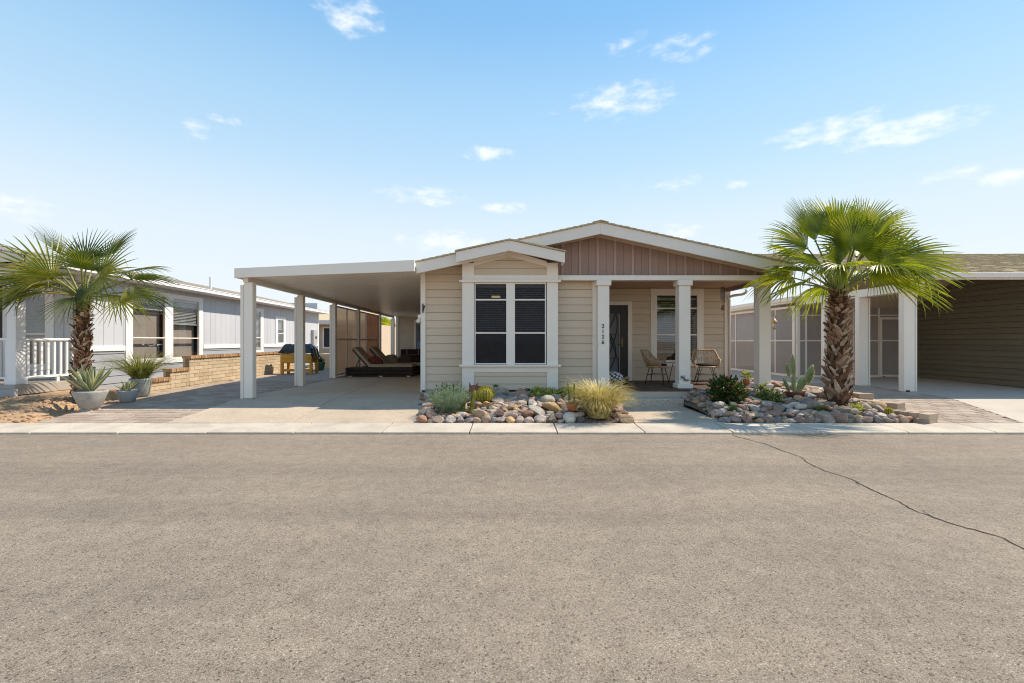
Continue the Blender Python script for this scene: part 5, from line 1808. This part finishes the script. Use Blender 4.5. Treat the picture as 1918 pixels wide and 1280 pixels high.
t = thing('barrel_cactus', 'round golden barrel cactus left of centre among the rocks', 'cactus', (-.49, 8.65, .24))
barrel(t, (-.49, 8.65, .36), .16)


def finger(t, pts, r, ribs=9, spines=True, mat=CACT, smat=SPINE, name='stem'):
    n = ribs * 3
    pts = [Vector(p) for p in pts]
    vs, fs = [], []
    m_ = len(pts)
    for i, p in enumerate(pts):
        tt = i / (m_ - 1)
        rad = r * (1 if tt < .8 else math.sqrt(max(.02, 1 - ((tt - .8) / .2) ** 2)))
        for k in range(n):
            ph = 2 * math.pi * k / n
            q = rad * (1 - .16 * (.5 - .5 * math.cos(ribs * ph)))
            vs.append(p + Vector((q * math.cos(ph), q * math.sin(ph), 0)))
    for i in range(m_ - 1):
        for k in range(n):
            fs.append((i * n + k, i * n + (k + 1) % n, (i + 1) * n + (k + 1) % n, (i + 1) * n + k))
    fs.append(tuple((m_ - 1) * n + k for k in range(n)))
    st = MB().add(vs, fs).build(name, mat, t, True)
    if spines:
        sp = MB()
        rr = random.Random(9)
        for p in pts[:-1]:
            for k in range(ribs):
                ph = 2 * math.pi * k / ribs
                d = Vector((math.cos(ph), math.sin(ph), .1))
                for q in range(4):
                    b = p + Vector((d.x * r, d.y * r, rr.uniform(-.012, .012)))
                    e = (d + Vector((rr.uniform(-1, 1), rr.uniform(-1, 1), rr.uniform(-1, 1))) * .8).normalized()
                    s = Vector((-d.y, d.x, 0)) * .0016
                    sp.add([b - s, b + s, b + e * .022], [(0, 1, 2)])
        sp.build('spines', smat, st)


def line(a, b, n, wob=0., seed=0):
    a, b = Vector(a), Vector(b)
    rr = random.Random(seed)
    return [a.lerp(b, i / n) + Vector((rr.uniform(-wob, wob), rr.uniform(-wob, wob), 0)) for i in range(n + 1)]


t = thing('finger_cactus', 'pair of upright finger cacti, one tall, one short, beside the lavender', 'cactus', (-.70, 7.95, .18))
finger(t, line((-.70, 7.93, .14), (-.63, 7.93, .53), 14, .002), .036, 9)
finger(t, line((-.82, 7.93, .16), (-.815, 7.93, .36), 9, .002), .03, 9, mat=SUCC)
t = thing('potted_cactus', 'terracotta pot with two thin upright cacti before the straw grass', 'potted plant', (1.0, 7.80, .20))
pot(t, (1.0, 7.80, .19), .10, .14, TERRA, .7)
finger(t, line((.955, 7.80, .30), (.93, 7.80, .68), 14, .004, 1), .016, 6, True, SUCC)
finger(t, line((1.03, 7.79, .30), (1.035, 7.79, .66), 14, .004, 2), .017, 6, True, SUCC)
grass('straw_grass', 'big straw-coloured feather grass clump spilling over the kerb by the walkway', (1.43, 7.74, .10), 1150, .86, .58, .60, STRAW, .0052, 8, base_r=.16)
rr = random.Random(88)
sg = bpy.data.objects['straw_grass']
wb = MB()
for i in range(100):
    a = rr.uniform(0, 6.283)
    d = Vector((math.cos(a), math.sin(a), 0))
    L, o_ = rr.uniform(.75, 1.0), rr.uniform(.2, .62)
    P = [Vector((1.43, 7.74, .1)) + d * (.05 + o_ * (k / 7) ** 1.6) + Vector((rr.uniform(-.01, .01), 0, L * (k / 7 - .38 * (k / 7) ** 3.4))) for k in range(8)]
    wb.strip(P, [.003, .003, .003, .003, .0035, .005, .004, .0006], Vector((-d.y, d.x, 0)), .4, (0, 0, 1))
wb.build('seed_heads', STRAWL, sg)
t = thing('ground_cover', 'low yellow-green trailing succulent below the right end of the bay', 'plant', (.9, 9.2, .24))
b = MB()
rr = random.Random(31)
for q in range(44):
    leaves(b, (rr.uniform(.46, 1.5), rr.uniform(8.75, 9.5), .31 + rr.uniform(0, .06)), (.13, .12, .07), 46, .055, rr, .55, .2)
b.build('foliage', [LIME, SUCC], t)
t = thing('leafy_sprig', 'dark green leafy sprig behind the lavender bush', 'plant', (-1.2, 9.1, .24))
b = MB()
leaves(b, (-1.25, 9.3, .38), (.30, .2, .14), 240, .06, rr, .4, .2)
b.build('foliage', [SUCC, BUSH], t)
t = thing('potted_succulent', 'tiny tan pot with pointed succulent on the concrete ledge', 'potted plant', (-.33, 9.61, .316))
pot(t, (-.33, 9.61, .316), .06, .11, M('tan_pot', (.42, .36, .26), .85, .15, 9), .9, 16)
rosette(t, (-.33, 9.61, .41), 12, .10, AGG, 6, 30, 85, 1.2)

# rusty animal ornament
RUST = M('rusty_steel', (.24, .085, .04), .8, .35, 12, .4, 70, .25, col2=(.40, .17, .09))
t = thing('metal_animal', 'rusty sheet-metal pig ornament with two pricked ears among the rocks', 'ornament', (-.72, 9.02, .22))
b = MB()
b.ell((-.66, 9.12, .37), (.17, .13, .12), 16, 10)
b.build('body', RUST, t, True)
b = MB()
b.ell((-.735, 8.97, .40), (.10, .11, .12), 14, 9)
b.tube([(-.75, 8.95, .37), (-.80, 8.86, .31)], [.075, .05], 12)
b.build('head', RUST, t, True)
for s_ in (-1, 1):
    MB().add([(-.735 + s_ * .035, 8.95, .49), (-.735 + s_ * .085, 8.95, .47), (-.735 + s_ * .078, 8.945, .585), (-.735 + s_ * .06, 8.97, .48)], [(0, 1, 2), (1, 3, 2), (3, 0, 2), (0, 3, 1)]).build('ear', RUST, t)
    MB().ell((-.755 + s_ * .05, 8.873, .425), (.012, .008, .012), 8, 6).build('eye', BLACK, t)
for lx, ly in ((-.76, 9.05), (-.56, 9.05), (-.76, 9.2), (-.56, 9.2)):
    MB().tube([(lx, ly, .32), (lx, ly, .2)], .02, 6).build('leg', RUST, t)

# right rock bed
t = thing('flowering_bush', 'dense dark green bush with pinkish buds before the porch', 'bush', (3.85, 8.45, .24))
b = MB()
rr = random.Random(41)
leaves(b, (3.85, 8.45, .47), (.30, .27, .24), 900, .07, rr, .6, .45, tip=(.10, 1))
leaves(b, (3.72, 8.40, .40), (.20, .2, .17), 300, .07, rr, .6, .4, tip=(.10, 1))
leaves(b, (4.03, 8.45, .42), (.18, .2, .16), 260, .07, rr, .6, .4, tip=(.10, 1))
b.build('foliage', [BUSH, BUD], t)
b = MB()
for q in range(9):
    a = q * .7
    b.tube([(3.85, 8.45, .2), (3.85 + .1 * math.cos(a), 8.45 + .1 * math.sin(a), .35), (3.85 + .2 * math.cos(a), 8.45 + .2 * math.sin(a), .52)], .007, 5)
b.build('stems', BOOT, t)
t = thing('small_succulent', 'small green succulent tuft at the front of the right rocks', 'plant', (3.72, 7.92, .16))
rosette(t, (3.72, 7.92, .19), 26, .14, AGG, 8, 15, 80, 1.0)
t = thing('yellow_flower_plant', 'loose green plant with yellow flowers at the foot of the right column', 'plant', (4.63, 8.5, .24))
b = MB()
leaves(b, (4.66, 8.45, .36), (.26, .2, .14), 420, .05, rr, .55, .2)
leaves(b, (4.52, 8.5, .46), (.10, .1, .12), 150, .045, rr, .55, .2)
b.build('foliage', [SUCC, LIME], t)
b = MB()
for q in range(14):
    b.ell((4.50 + rr.uniform(-.06, .14), 8.42 + rr.uniform(-.1, .1), .56 + rr.uniform(-.05, .04)), (.018, .018, .014), 7, 5)
b.build('flowers', M('yellow_petal', (.75, .55, .04), .6), t)
t = thing('prickly_pear', 'fuzzy prickly pear cactus in a low brown bowl beside the right palm', 'potted plant', (5.26, 8.72, .28))
pot(t, (5.26, 8.72, .28), .165, .14, TERRAB, .8)


def pad(t, c, tilt, rot, w, h):
    b = MB()
    m = Matrix.Translation(c) @ Matrix.Rotation(rot, 4, 'Z') @ Matrix.Rotation(tilt, 4, 'Y')
    b.M = m
    w *= .6
    b.ell((0, 0, h / 2), (w / 2, .028, h / 2), 16, 10)
    pd = b.build('pad', PADM, t, True)
    f = MB(m)
    r2 = random.Random(int(h * 1000))
    for i in range(130):
        if i < 70:
            a = 2 * math.pi * i / 70
            d = Vector((math.cos(a), 0, math.sin(a)))
            p = Vector((d.x * w / 2, 0, h / 2 + d.z * h / 2))
        else:
            a, q = r2.uniform(0, 6.28), math.sqrt(r2.random()) * .9
            d = Vector((0, r2.choice((-1, 1)), 0))
            p = Vector((math.cos(a) * q * w / 2, d.y * .028 * math.sqrt(1 - q * q), h / 2 + math.sin(a) * q * h / 2))
        for k in range(2):
            e = (d + Vector((r2.uniform(-.7, .7), r2.uniform(-.7, .7), r2.uniform(-.7, .7)))).normalized()
            s = e.cross(Vector((.3, .5, .8))).normalized() * .004
            f.add([p - s, p + s, p + e * .03], [(0, 1, 2)])
    f.build('fuzz', PALEF, pd)


for c, ti, ro, w, h in (((5.24, 8.72, .40), -.05, .2, .13, .34), ((5.24, 8.72, .70), -.10, .3, .12, .40), ((5.15, 8.72, .70), -.2, -.2, .10, .24), ((5.34, 8.72, .42), .45, .1, .11, .30),
                        ((5.44, 8.70, .66), .55, .1, .12, .28), ((5.50, 8.71, .58), .35, -.1, .11, .25), ((5.14, 8.70, .42), -.45, .15, .10, .28), ((5.30, 8.68, .42), .15, -.2, .12, .26), ((5.40, 8.74, .50), .6, .0, .10, .22)):
    pad(t, Vector(c), ti, ro, w, h)
grass('grass_tuft', 'small dry grass tuft in the middle of the right rocks', (5.15, 7.85, .17), 160, .17, .13, .3, OLGR, .0028, 12)
t = thing('lime_succulent', 'small lime-green succulent before the right palm trunk', 'plant', (5.78, 7.88, .16))
b = MB()
leaves(b, (5.78, 7.88, .23), (.12, .10, .07), 200, .05, rr, .4, .1)
b.build('foliage', [LIME, SUCC], t)
t = thing('small_cactus', 'little round yellow-green cactus by the brick edging', 'cactus', (6.2, 7.72, .15))
barrel(t, (6.2, 7.72, .20), .06, 12, .9)
t = thing('potted_herb', 'small terracotta pot with bright green plant beside the right porch column', 'potted plant', (5.30, 10.62, .363))
pot(t, (5.30, 10.62, .363), .075, .14, TERRA, .75, 18)
b = MB()
leaves(b, (5.30, 10.62, .58), (.09, .09, .10), 120, .06, rr, .5, .1)
b.build('foliage', [LIME, SUCC], t)

# ================================================================== PORCH FURNITURE AND ORNAMENTS
WICK = M('wicker_cane', (.48, .31, .17), .55, .3, 14, .2, 90, .35, rnd=.08)
CUSH = M('black_cushion', (.02, .02, .024), .8, .2, 9, .2, 200, .2)


def wicker_chair(label, loc, rz):
    t = thing('wicker_chair', label, 'chair', (0, 0, 0), 'wicker tub chairs on the porch')
    A = R(128)

    def rim(a):
        k = max(0, math.cos(a * .78))
        zz = .56 + .22 * (1 if abs(a) < R(48) else max(0, 1 - (abs(a) - R(48)) / R(30)) ** 1.5)
        if abs(a) > R(112):
            zz -= .18 * ((abs(a) - R(112)) / R(16)) ** 1.4
        return Vector((.315 * math.sin(a), .30 * math.cos(a) + .02, zz)) + Vector((0, .05 * (zz - .56) / .22 if zz > .56 else 0, 0))

    def low(a):
        return Vector((.235 * math.sin(a), .225 * math.cos(a), .41))
    pr_ = [rim(-A + 2 * A * i / 40) for i in range(41)]
    MB().tube([low(-A)] + pr_ + [low(A)], .017, 8).build('rim', WICK, t, True)
    b = MB()
    for i in range(23):
        a = -A * .96 + 2 * A * .96 * i / 22
        p, q = low(a), rim(a)
        m = p.lerp(q, .5) + Vector((math.sin(a), math.cos(a), 0)) * .02
        b.tube([p, m, q], .0055, 5)
    b.build('canes', WICK, t, True)
    b = MB()
    for k in range(1, 13):
        s = k / 13
        P = []
        for i in range(33):
            a = -A * .97 + 2 * A * .97 * i / 32
            p, q = low(a), rim(a)
            P.append(p.lerp(q, s) + Vector((math.sin(a), math.cos(a), 0)) * .02 * math.sin(math.pi * s))
        b.tube(P, .004, 4)
    b.build('weave', WICK, t, True)
    b = MB()
    b.tube([Vector((.245 * math.sin(x), .235 * math.cos(x), .405)) for x in [2 * math.pi * i / 28 for i in range(29)]], .016, 8)
    for i in range(-4, 5):
        yy_ = i * .05
        hw = math.sqrt(max(0, .225 ** 2 - yy_ * yy_))
        b.tube([(-hw, yy_, .40), (hw, yy_, .40)], .006, 5)
    b.build('seat_frame', WICK, t, True)
    MB().lathe((0, 0, .415), [(.16, 0), (.215, .01), (.222, .03), (.2, .05), (.1, .055)], 24).build('cushion', CUSH, t, True)
    for sx in (-1, 1):
        for sy in (-1, 1):
            b = MB()
            b.tube([(sx * .15, sy * .13, .40), (sx * .235, sy * .215, .0)], .0075, 6)
            b.tube([(sx * .10, sy * .15, .40), (sx * .235, sy * .215, .012)], .006, 6)
            b.build('leg', BLACK, t, True)
    b = MB()
    P = [(sx * .188, sy * .170, .22) for sx, sy in ((-1, -1), (1, -1), (1, 1), (-1, 1), (-1, -1))]
    for p, q in zip(P[:-1], P[1:]):
        b.tube([p, q], .006, 6)
    b.build('stretcher', BLACK, t, True)
    t.location, t.rotation_euler = loc, (0, 0, rz)
    return t


wicker_chair('wicker tub chair nearer the door, turned towards the table', (fx(1232, 10.9), 10.95, .364), R(58))
wicker_chair('wicker tub chair at the right, facing the street', (fx(1324, 10.9), 10.95, .364), R(-14))
t = thing('side_table', 'small round table with thin black legs half hidden by the middle column', 'table', (3.93, 11.15, .364))
MB().lathe((3.93, 11.15, .364), [(.10, .475), (.24, .475), (.245, .485), (.24, .495), (.1, .495)], 28).build('table_top', M('pale_wood', (.55, .47, .37), .6), t, True)
for k in range(3):
    a = 2.2 + k * 2.094
    MB().tube([(3.93 + .12 * math.cos(a), 11.15 + .12 * math.sin(a), .84), (3.93 + .24 * math.cos(a), 11.15 + .24 * math.sin(a), .366)], .008, 6).build('leg', BLACK, t, True)

# tortoise with white crazed shell by the door
CER = M('white_shell_tile', (.70, .70, .70), .4, .1, 8, .1, 60, .4)
t = thing('tortoise_ornament', 'white and black mosaic tortoise ornament by the front door', 'ornament', (2.33, 10.75, .364))
b = MB()
b.ell((2.33, 10.75, .50), (.21, .17, .15), 18, 12)
b.build('shell_grout', BLACK, t, True)
rr = random.Random(5)
b = MB()
pts_ = []
for i in range(46):
    z = 1 - 1.35 * (i + .5) / 46
    a = i * 2.39996
    s_ = math.sqrt(max(0, 1 - z * z))
    d = Vector((s_ * math.cos(a), s_ * math.sin(a), z))
    p = Vector((2.33 + d.x * .212, 10.75 + d.y * .172, .50 + d.z * .152))
    nn = Vector((d.x / .21, d.y / .17, d.z / .15)).normalized()
    u_ = nn.cross(Vector((.3, .2, .9))).normalized()
    v_ = nn.cross(u_)
    k = 6
    r_ = .036 * rr.uniform(.85, 1.12)
    ring = [p + (u_ * math.cos(2 * math.pi * j / k + a) + v_ * math.sin(2 * math.pi * j / k + a)) * r_ - nn * .004 for j in range(k)]
    top_ = [q + nn * .010 - (q - p) * .12 for q in ring]
    b.add(ring + top_, [tuple(range(k, 2 * k))] + [(j, (j + 1) % k, k + (j + 1) % k, k + j) for j in range(k)])
b.build('shell_tiles', CER, t)
BRZ = M('bronze_skin', (.28, .19, .10), .45, .3, 10, .2, 60, .4)
b = MB()
b.tube([(2.46, 10.70, .45), (2.56, 10.66, .50)], [.05, .04], 10)
b.ell((2.60, 10.645, .515), (.065, .05, .045), 12, 8)
b.build('head', BRZ, t, True)
for lx, ly in ((2.2, 10.63), (2.45, 10.63), (2.2, 10.87), (2.45, 10.87)):
    MB().tube([(lx, ly, .45), (lx * 1.004, ly, .366)], [.05, .045], 8).build('leg', BRZ, t, True)

# gecko on the middle column
GEK = M('blue_grey_metal', (.10, .14, .18), .4, .3, 20, .1, 60, .5)
t = thing('gecko_ornament', 'small dark metal gecko fixed to the foot of the middle column', 'ornament', (3.66, 9.87, .58))
b = MB()
gx, gz_, gy_ = fx(1282, 9.87), fz(713, 9.87), 9.862
b.tube([(gx - .07, gy_, gz_ + .085), (gx - .045, gy_, gz_ + .06), (gx, gy_, gz_ + .02), (gx + .04, gy_, gz_ - .01), (gx + .075, gy_, gz_ - .02), (gx + .10, gy_, gz_ - .005), (gx + .095, gy_, gz_ + .015)], [.018, .014, .02, .012, .008, .006, .004], 8)
b.build('body', GEK, t, True)
for ax_, az_, dx, dz in ((-.035, .05, -.045, -.02), (-.03, .055, .03, .045), (.03, -.005, -.035, -.03), (.035, -.005, .035, .035)):
    MB().tube([(gx + ax_, gy_, gz_ + az_), (gx + ax_ + dx, gy_, gz_ + az_ + dz * .3), (gx + ax_ + dx * 1.2, gy_, gz_ + az_ + dz)], .006, 5).build('leg', GEK, t, True)

# wind chime
t = thing('wind_chime', 'wind chime with blue tubes hanging from the porch ceiling at the right', 'wind chime', (fx(1354, 10.6), 10.6, 2.1))
cxm = fx(1354, 10.6)
MB().tube([(cxm, 10.6, 2.684), (cxm, 10.6, 2.06)], .003, 4).build('cord', BLACK, t)
MB().lathe((cxm, 10.6, 2.545), [(.02, 0), (.055, .005), (.05, .03), (.01, .035)], 16).build('top_disc', M('chime_wood', (.20, .10, .06), .6), t, True)
for k in range(6):
    a = k * 1.047
    MB().tube([(cxm + .042 * math.cos(a), 10.6 + .042 * math.sin(a), 2.53), (cxm + .042 * math.cos(a), 10.6 + .042 * math.sin(a), 2.24 + .02 * k)], .0095, 8).build('chime_tube', M('chime_tube', (.10, .20, .34) if k % 2 else (.30, .26, .16), .3, metal=.6), t, True)
MB().lathe((cxm, 10.6, 2.06), [(.015, .11), (.04, .03), (.035, 0)][::-1], 12).build('sail', M('chime_sail', (.28, .12, .09), .6), t, True)


def bracket(label, x, y, z, sx, hook=True):
    t = thing('iron_bracket', label, 'bracket', (x, y, z - .1))
    MB().box(x - .008, x + .008, y - .016, y + .016, z - .11, z + .09).build('back_plate', BLACK, t)
    b = MB()
    b.tube([(x, y, z + .04), (x + sx * .13, y, z + .04)], .007, 6)
    b.tube([(x, y, z - .08), (x + sx * .05, y, z - .05), (x + sx * .03, y, z - .01), (x + sx * .07, y, z + .0), (x + sx * .11, y, z + .035)], .006, 6)
    b.tube([(x + sx * .04, y, z + .04), (x + sx * .06, y, z - .02), (x + sx * .09, y, z + .04)], .005, 6)
    b.build('scroll_arm', BLACK, t, True)
    return t


bracket('black scrolled iron bracket on the right porch column', 5.46, 10.0, fz(578, 10), 1)
bracket('black scrolled iron bracket on the left corner board', -1.915, 10.08, fz(578, 10.1), .4)
t = thing('hanging_lantern', 'little brass bell lantern hanging beside the right porch column', 'lantern', (5.57, 10.0, 1.6))
lx_ = 5.585
MB().tube([(lx_, 10.0, fz(578, 10) + .03), (lx_, 10, 1.90)], .003, 4).tube([(lx_ + .03 * math.sin(q), 10, 1.88 + .03 * math.cos(q)) for q in [i * .45 for i in range(15)]], .004, 5).build('hook', BLACK, t)
MB().lathe((lx_, 10.0, 1.60), [(.005, .25), (.03, .22), (.07, .17), (.075, .155), (.03, .15)][::-1], 14).build('hood', M('aged_brass', (.38, .27, .14), .45, metal=.5), t, True)
MB().lathe((lx_, 10.0, 1.60), [(.03, .05), (.034, .145)], 12).build('jar', M('pale_glass', (.5, .5, .46), .2), t, True)
MB().lathe((lx_, 10.0, 1.60), [(.015, .0), (.04, .03), (.045, .045)], 12).build('base', M('aged_brass', (.38, .27, .14), .45), t, True)
t = thing('wall_lamp', 'small white flood lamp on the corner under the carport', 'lamp', (-2.0, 10.15, 1.8))
MB().box(-2.03, -1.971, 10.11, 10.19, 1.82, 1.93).build('lamp_box', TRIM, t, bevel=.008)
MB().tube([(-2.0, 10.13, 1.84), (-2.02, 10.06, 1.77)], [.035, .045], 12).build('lamp_head', TRIM, t, True)

# ================================================================== UNDER THE CARPORT
DWICK = M('dark_wicker', (.035, .022, .016), .55, .5, 12, .5, 60, .35, stretch=(.3, 1, 6))
LINEN = M('beige_cushion', (.42, .34, .26), .85, .1, 5, .25, 200, .15)


def chaise(label, x0, y0):
    t = thing('chaise_lounge', label, 'lounger', (x0 + 1.1, y0 + .4, zd(15)), 'wicker chaises under the carport')
    zb = zd(y0) + .03
    for k in range(6):
        MB().box(x0, x0 + 2.18, y0, y0 + .72, zb + .045 * k + .002, zb + .045 * k + .04).build('wicker_course', DWICK, t, bevel=.008)
    for lx in (x0 + .1, x0 + 1.1, x0 + 2.0):
        MB().box(lx, lx + .1, y0 + .02, y0 + .12, zd(y0), zb).build('foot', TRIM, t)
    MB().box(x0 + .72, x0 + 2.16, y0 + .02, y0 + .70, zb + .275, zb + .375).build('seat_cushion', LINEN, t, bevel=.03, seg=3)
    fr = Matrix.Translation((x0 + .74, y0, zb + .30)) @ Matrix.Rotation(R(48), 4, 'Y')
    MB(fr).box(-.78, 0, .02, .70, .0, .10).build('back_cushion', LINEN, t, bevel=.03, seg=3)
    MB(fr).box(-.76, 0, .03, .69, -.04, -.002).build('back_frame', DWICK, t, bevel=.006)
    MB().tube([(x0 + .30, y0 + .1, zb + .28), (x0 + .42, y0 + .1, zb + .52)], .012, 6).build('prop', BLACK, t)
    return t


CHX = -5.40
chaise('dark wicker chaise with beige cushions nearest the street', CHX, 15.2)
chaise('dark wicker chaise behind the nearer one under the carport', CHX + .28, 16.1)
PIL = [M('patterned_pillow_%d' % i, c, .85, .6, 14, .2, 120, .15, col2=c2) for i, (c, c2) in enumerate((((.06, .045, .04), (.34, .10, .07)), ((.05, .045, .04), (.42, .34, .24)), ((.20, .07, .05), (.10, .08, .07))))]
for i, (x, y, z, a) in enumerate(((-4.52, 15.5, .68, .5), (-4.20, 16.35, .72, .3), (-3.75, 16.5, .70, -.2))):
    b = MB(Matrix.Translation((x, y, z)) @ Matrix.Rotation(a, 4, 'Z') @ Matrix.Rotation(-.5, 4, 'X'))
    b.ell((0, 0, 0), (.26, .10, .20), 18, 12, .10, 2.5, i)
    o = b.build('throw_pillow', PIL[i], None, True)
    tag(o, ('black and red patterned pillow on the nearer chaise', 'black and beige patterned pillow leaning on the farther chaise', 'brown patterned pillow at the right of the farther chaise')[i], 'pillow')
t = thing('patio_table', 'dark wicker patio table at the back of the carport', 'table', (-3.4, 18.4, zd(18)))
MB().box(-4.2, -2.5, 17.9, 19.0, .78, .83).build('table_top', DWICK, t, bevel=.01)
MB().box(-4.1, -2.6, 18.0, 18.9, zd(18), .77).build('table_base', DWICK, t, bevel=.02)
t = thing('patio_sofa', 'dark wicker sofa behind the patio table', 'sofa', (-3.6, 21, zd(21)))
MB().box(-5.1, -2.3, 20.8, 21.6, zd(20), .55).build('sofa_base', DWICK, t, bevel=.02)
MB().box(-5.1, -2.3, 21.45, 21.65, .56, 1.0).build('backrest', DWICK, t, bevel=.03)
for k in range(3):
    MB().box(-5.05 + .92 * k, -4.15 + .92 * k, 20.82, 21.44, .552, .68).build('seat_cushion', LINEN, t, bevel=.03)
t = thing('patio_chair', 'wire-backed chair by the patio table', 'chair', (-4.2, 19.6, zd(19)))
MB().box(-4.5, -3.95, 19.5, 20.0, .60, .65).build('seat', DWICK, t, bevel=.01)
for lx, ly in ((-4.48, 19.52), (-3.99, 19.52), (-4.48, 19.97), (-3.99, 19.97)):
    MB().tube([(lx, ly, zd(19)), (lx, ly, .6)], .015, 6).build('leg', BLACK, t)
MB().tube([(-4.48, 19.97, .6), (-4.48, 20.02, 1.08), (-3.99, 20.02, 1.08), (-3.99, 19.97, .6)], .015, 6).build('backrest', METALW, t)

# raised planter table under a black sheet, by the block wall
OAK = M('honey_wood', (.55, .30, .055), .6, .2, 5, .2, 60, .3, stretch=(1, 1, .3))
t = thing('planter_table', 'yellow wooden raised planter table draped with black plastic', 'planter', (-7.6, 16.5, zl(16)))
zp = zl(16)
PX0, PX1, PY0, PY1 = -8.05, -6.95, 16.3, 16.85
for lx in (PX0, PX1 - .09):
    for ly in (PY0, PY1 - .08):
        MB().box(lx, lx + .09, ly, ly + .08, zp, .92).build('leg', OAK, t, bevel=.006)
for k in range(2):
    MB().box(PX0 + .02, PX1 - .02, PY0 - .022, PY0 - .002, .62 + .15 * k, .765 + .15 * k).build('side_board', OAK, t, bevel=.005)
MB().box(PX0 + .09, PX1 - .09, PY0 + .02, PY1 - .02, .60, .88).build('planter_box', OAK, t)
MB().box(PX0 + .05, PX1 - .05, PY0 + .03, PY1 - .03, zp + .12, zp + .15).build('low_shelf', OAK, t, bevel=.004)
MB().box(PX0 + .09, PX1 - .09, PY0 + .0, PY0 + .02, zp + .10, zp + .19).build('low_rail', OAK, t, bevel=.004)
PLAS = M('black_plastic_sheet', (.02, .02, .022), .22, .3, 5, .6, 14, .6)
nx, ny = 34, 20
vs_, fs_ = [], []
for j in range(ny + 1):
    for i in range(nx + 1):
        u_, v_ = i / nx, j / ny
        x = PX0 - .06 + (PX1 - PX0 + .12) * u_
        y = PY0 - .06 + (PY1 - PY0 + .12) * v_
        e = min(u_, 1 - u_) * 6
        g = min(v_, 1 - v_) * 5
        k = min(1, e) * min(1, g)
        z = .95 + .30 * k ** .6 + .045 * noise.noise(Vector((x * 6, y * 6, 0))) + .02 * noise.noise(Vector((x * 17, y * 17, 4))) - (.25 if e < .2 and u_ > .5 else 0) * .6
        vs_.append((x + .03 * noise.noise(Vector((y * 9, u_ * 4, 2))), y, z))
for j in range(ny):
    for i in range(nx):
        a = j * (nx + 1) + i
        fs_.append((a, a + 1, a + nx + 2, a + nx + 1))
MB().add(vs_, fs_).build('plastic_sheet', PLAS, t, True)
for i, (x, y, r, h, m, lb) in enumerate(((-7.62, 18.6, .20, .34, M('green_glaze', (.05, .13, .09), .25), 'dark green glazed pot with spiky green agave by the block wall'),
                                         (-7.10, 18.9, .19, .30, M('blue_glaze', (.04, .09, .13), .25), 'dark blue glazed pot with broad green leaves by the block wall'))):
    t = thing('glazed_pot', lb, 'potted plant', (x, y, zl(18)))
    pot(t, (x, y, zl(18)), r, h, m, .8)
    rosette(t, (x, y, zl(18) + h * .9), 22, .36 - .06 * i, AGG if i == 0 else AGG[1:], 20 + i, 15, 82, 1.1 + .4 * i)
t = thing('covered_grill', 'dark covered bundle on a tan block plinth beyond the pots', 'cover', (-7.5, 20.3, zl(20)))
MB().box(-8.3, -6.9, 20.0, 20.8, zl(20), .82).build('plinth', BRICK, t, bevel=.01)
b = MB()
b.ell((-7.3, 20.4, .98), (.45, .35, .20), 16, 10, .25, 2.5, 3)
b.build('cover', M('dark_cloth', (.05, .04, .04), .8, .4, 8), t, True)
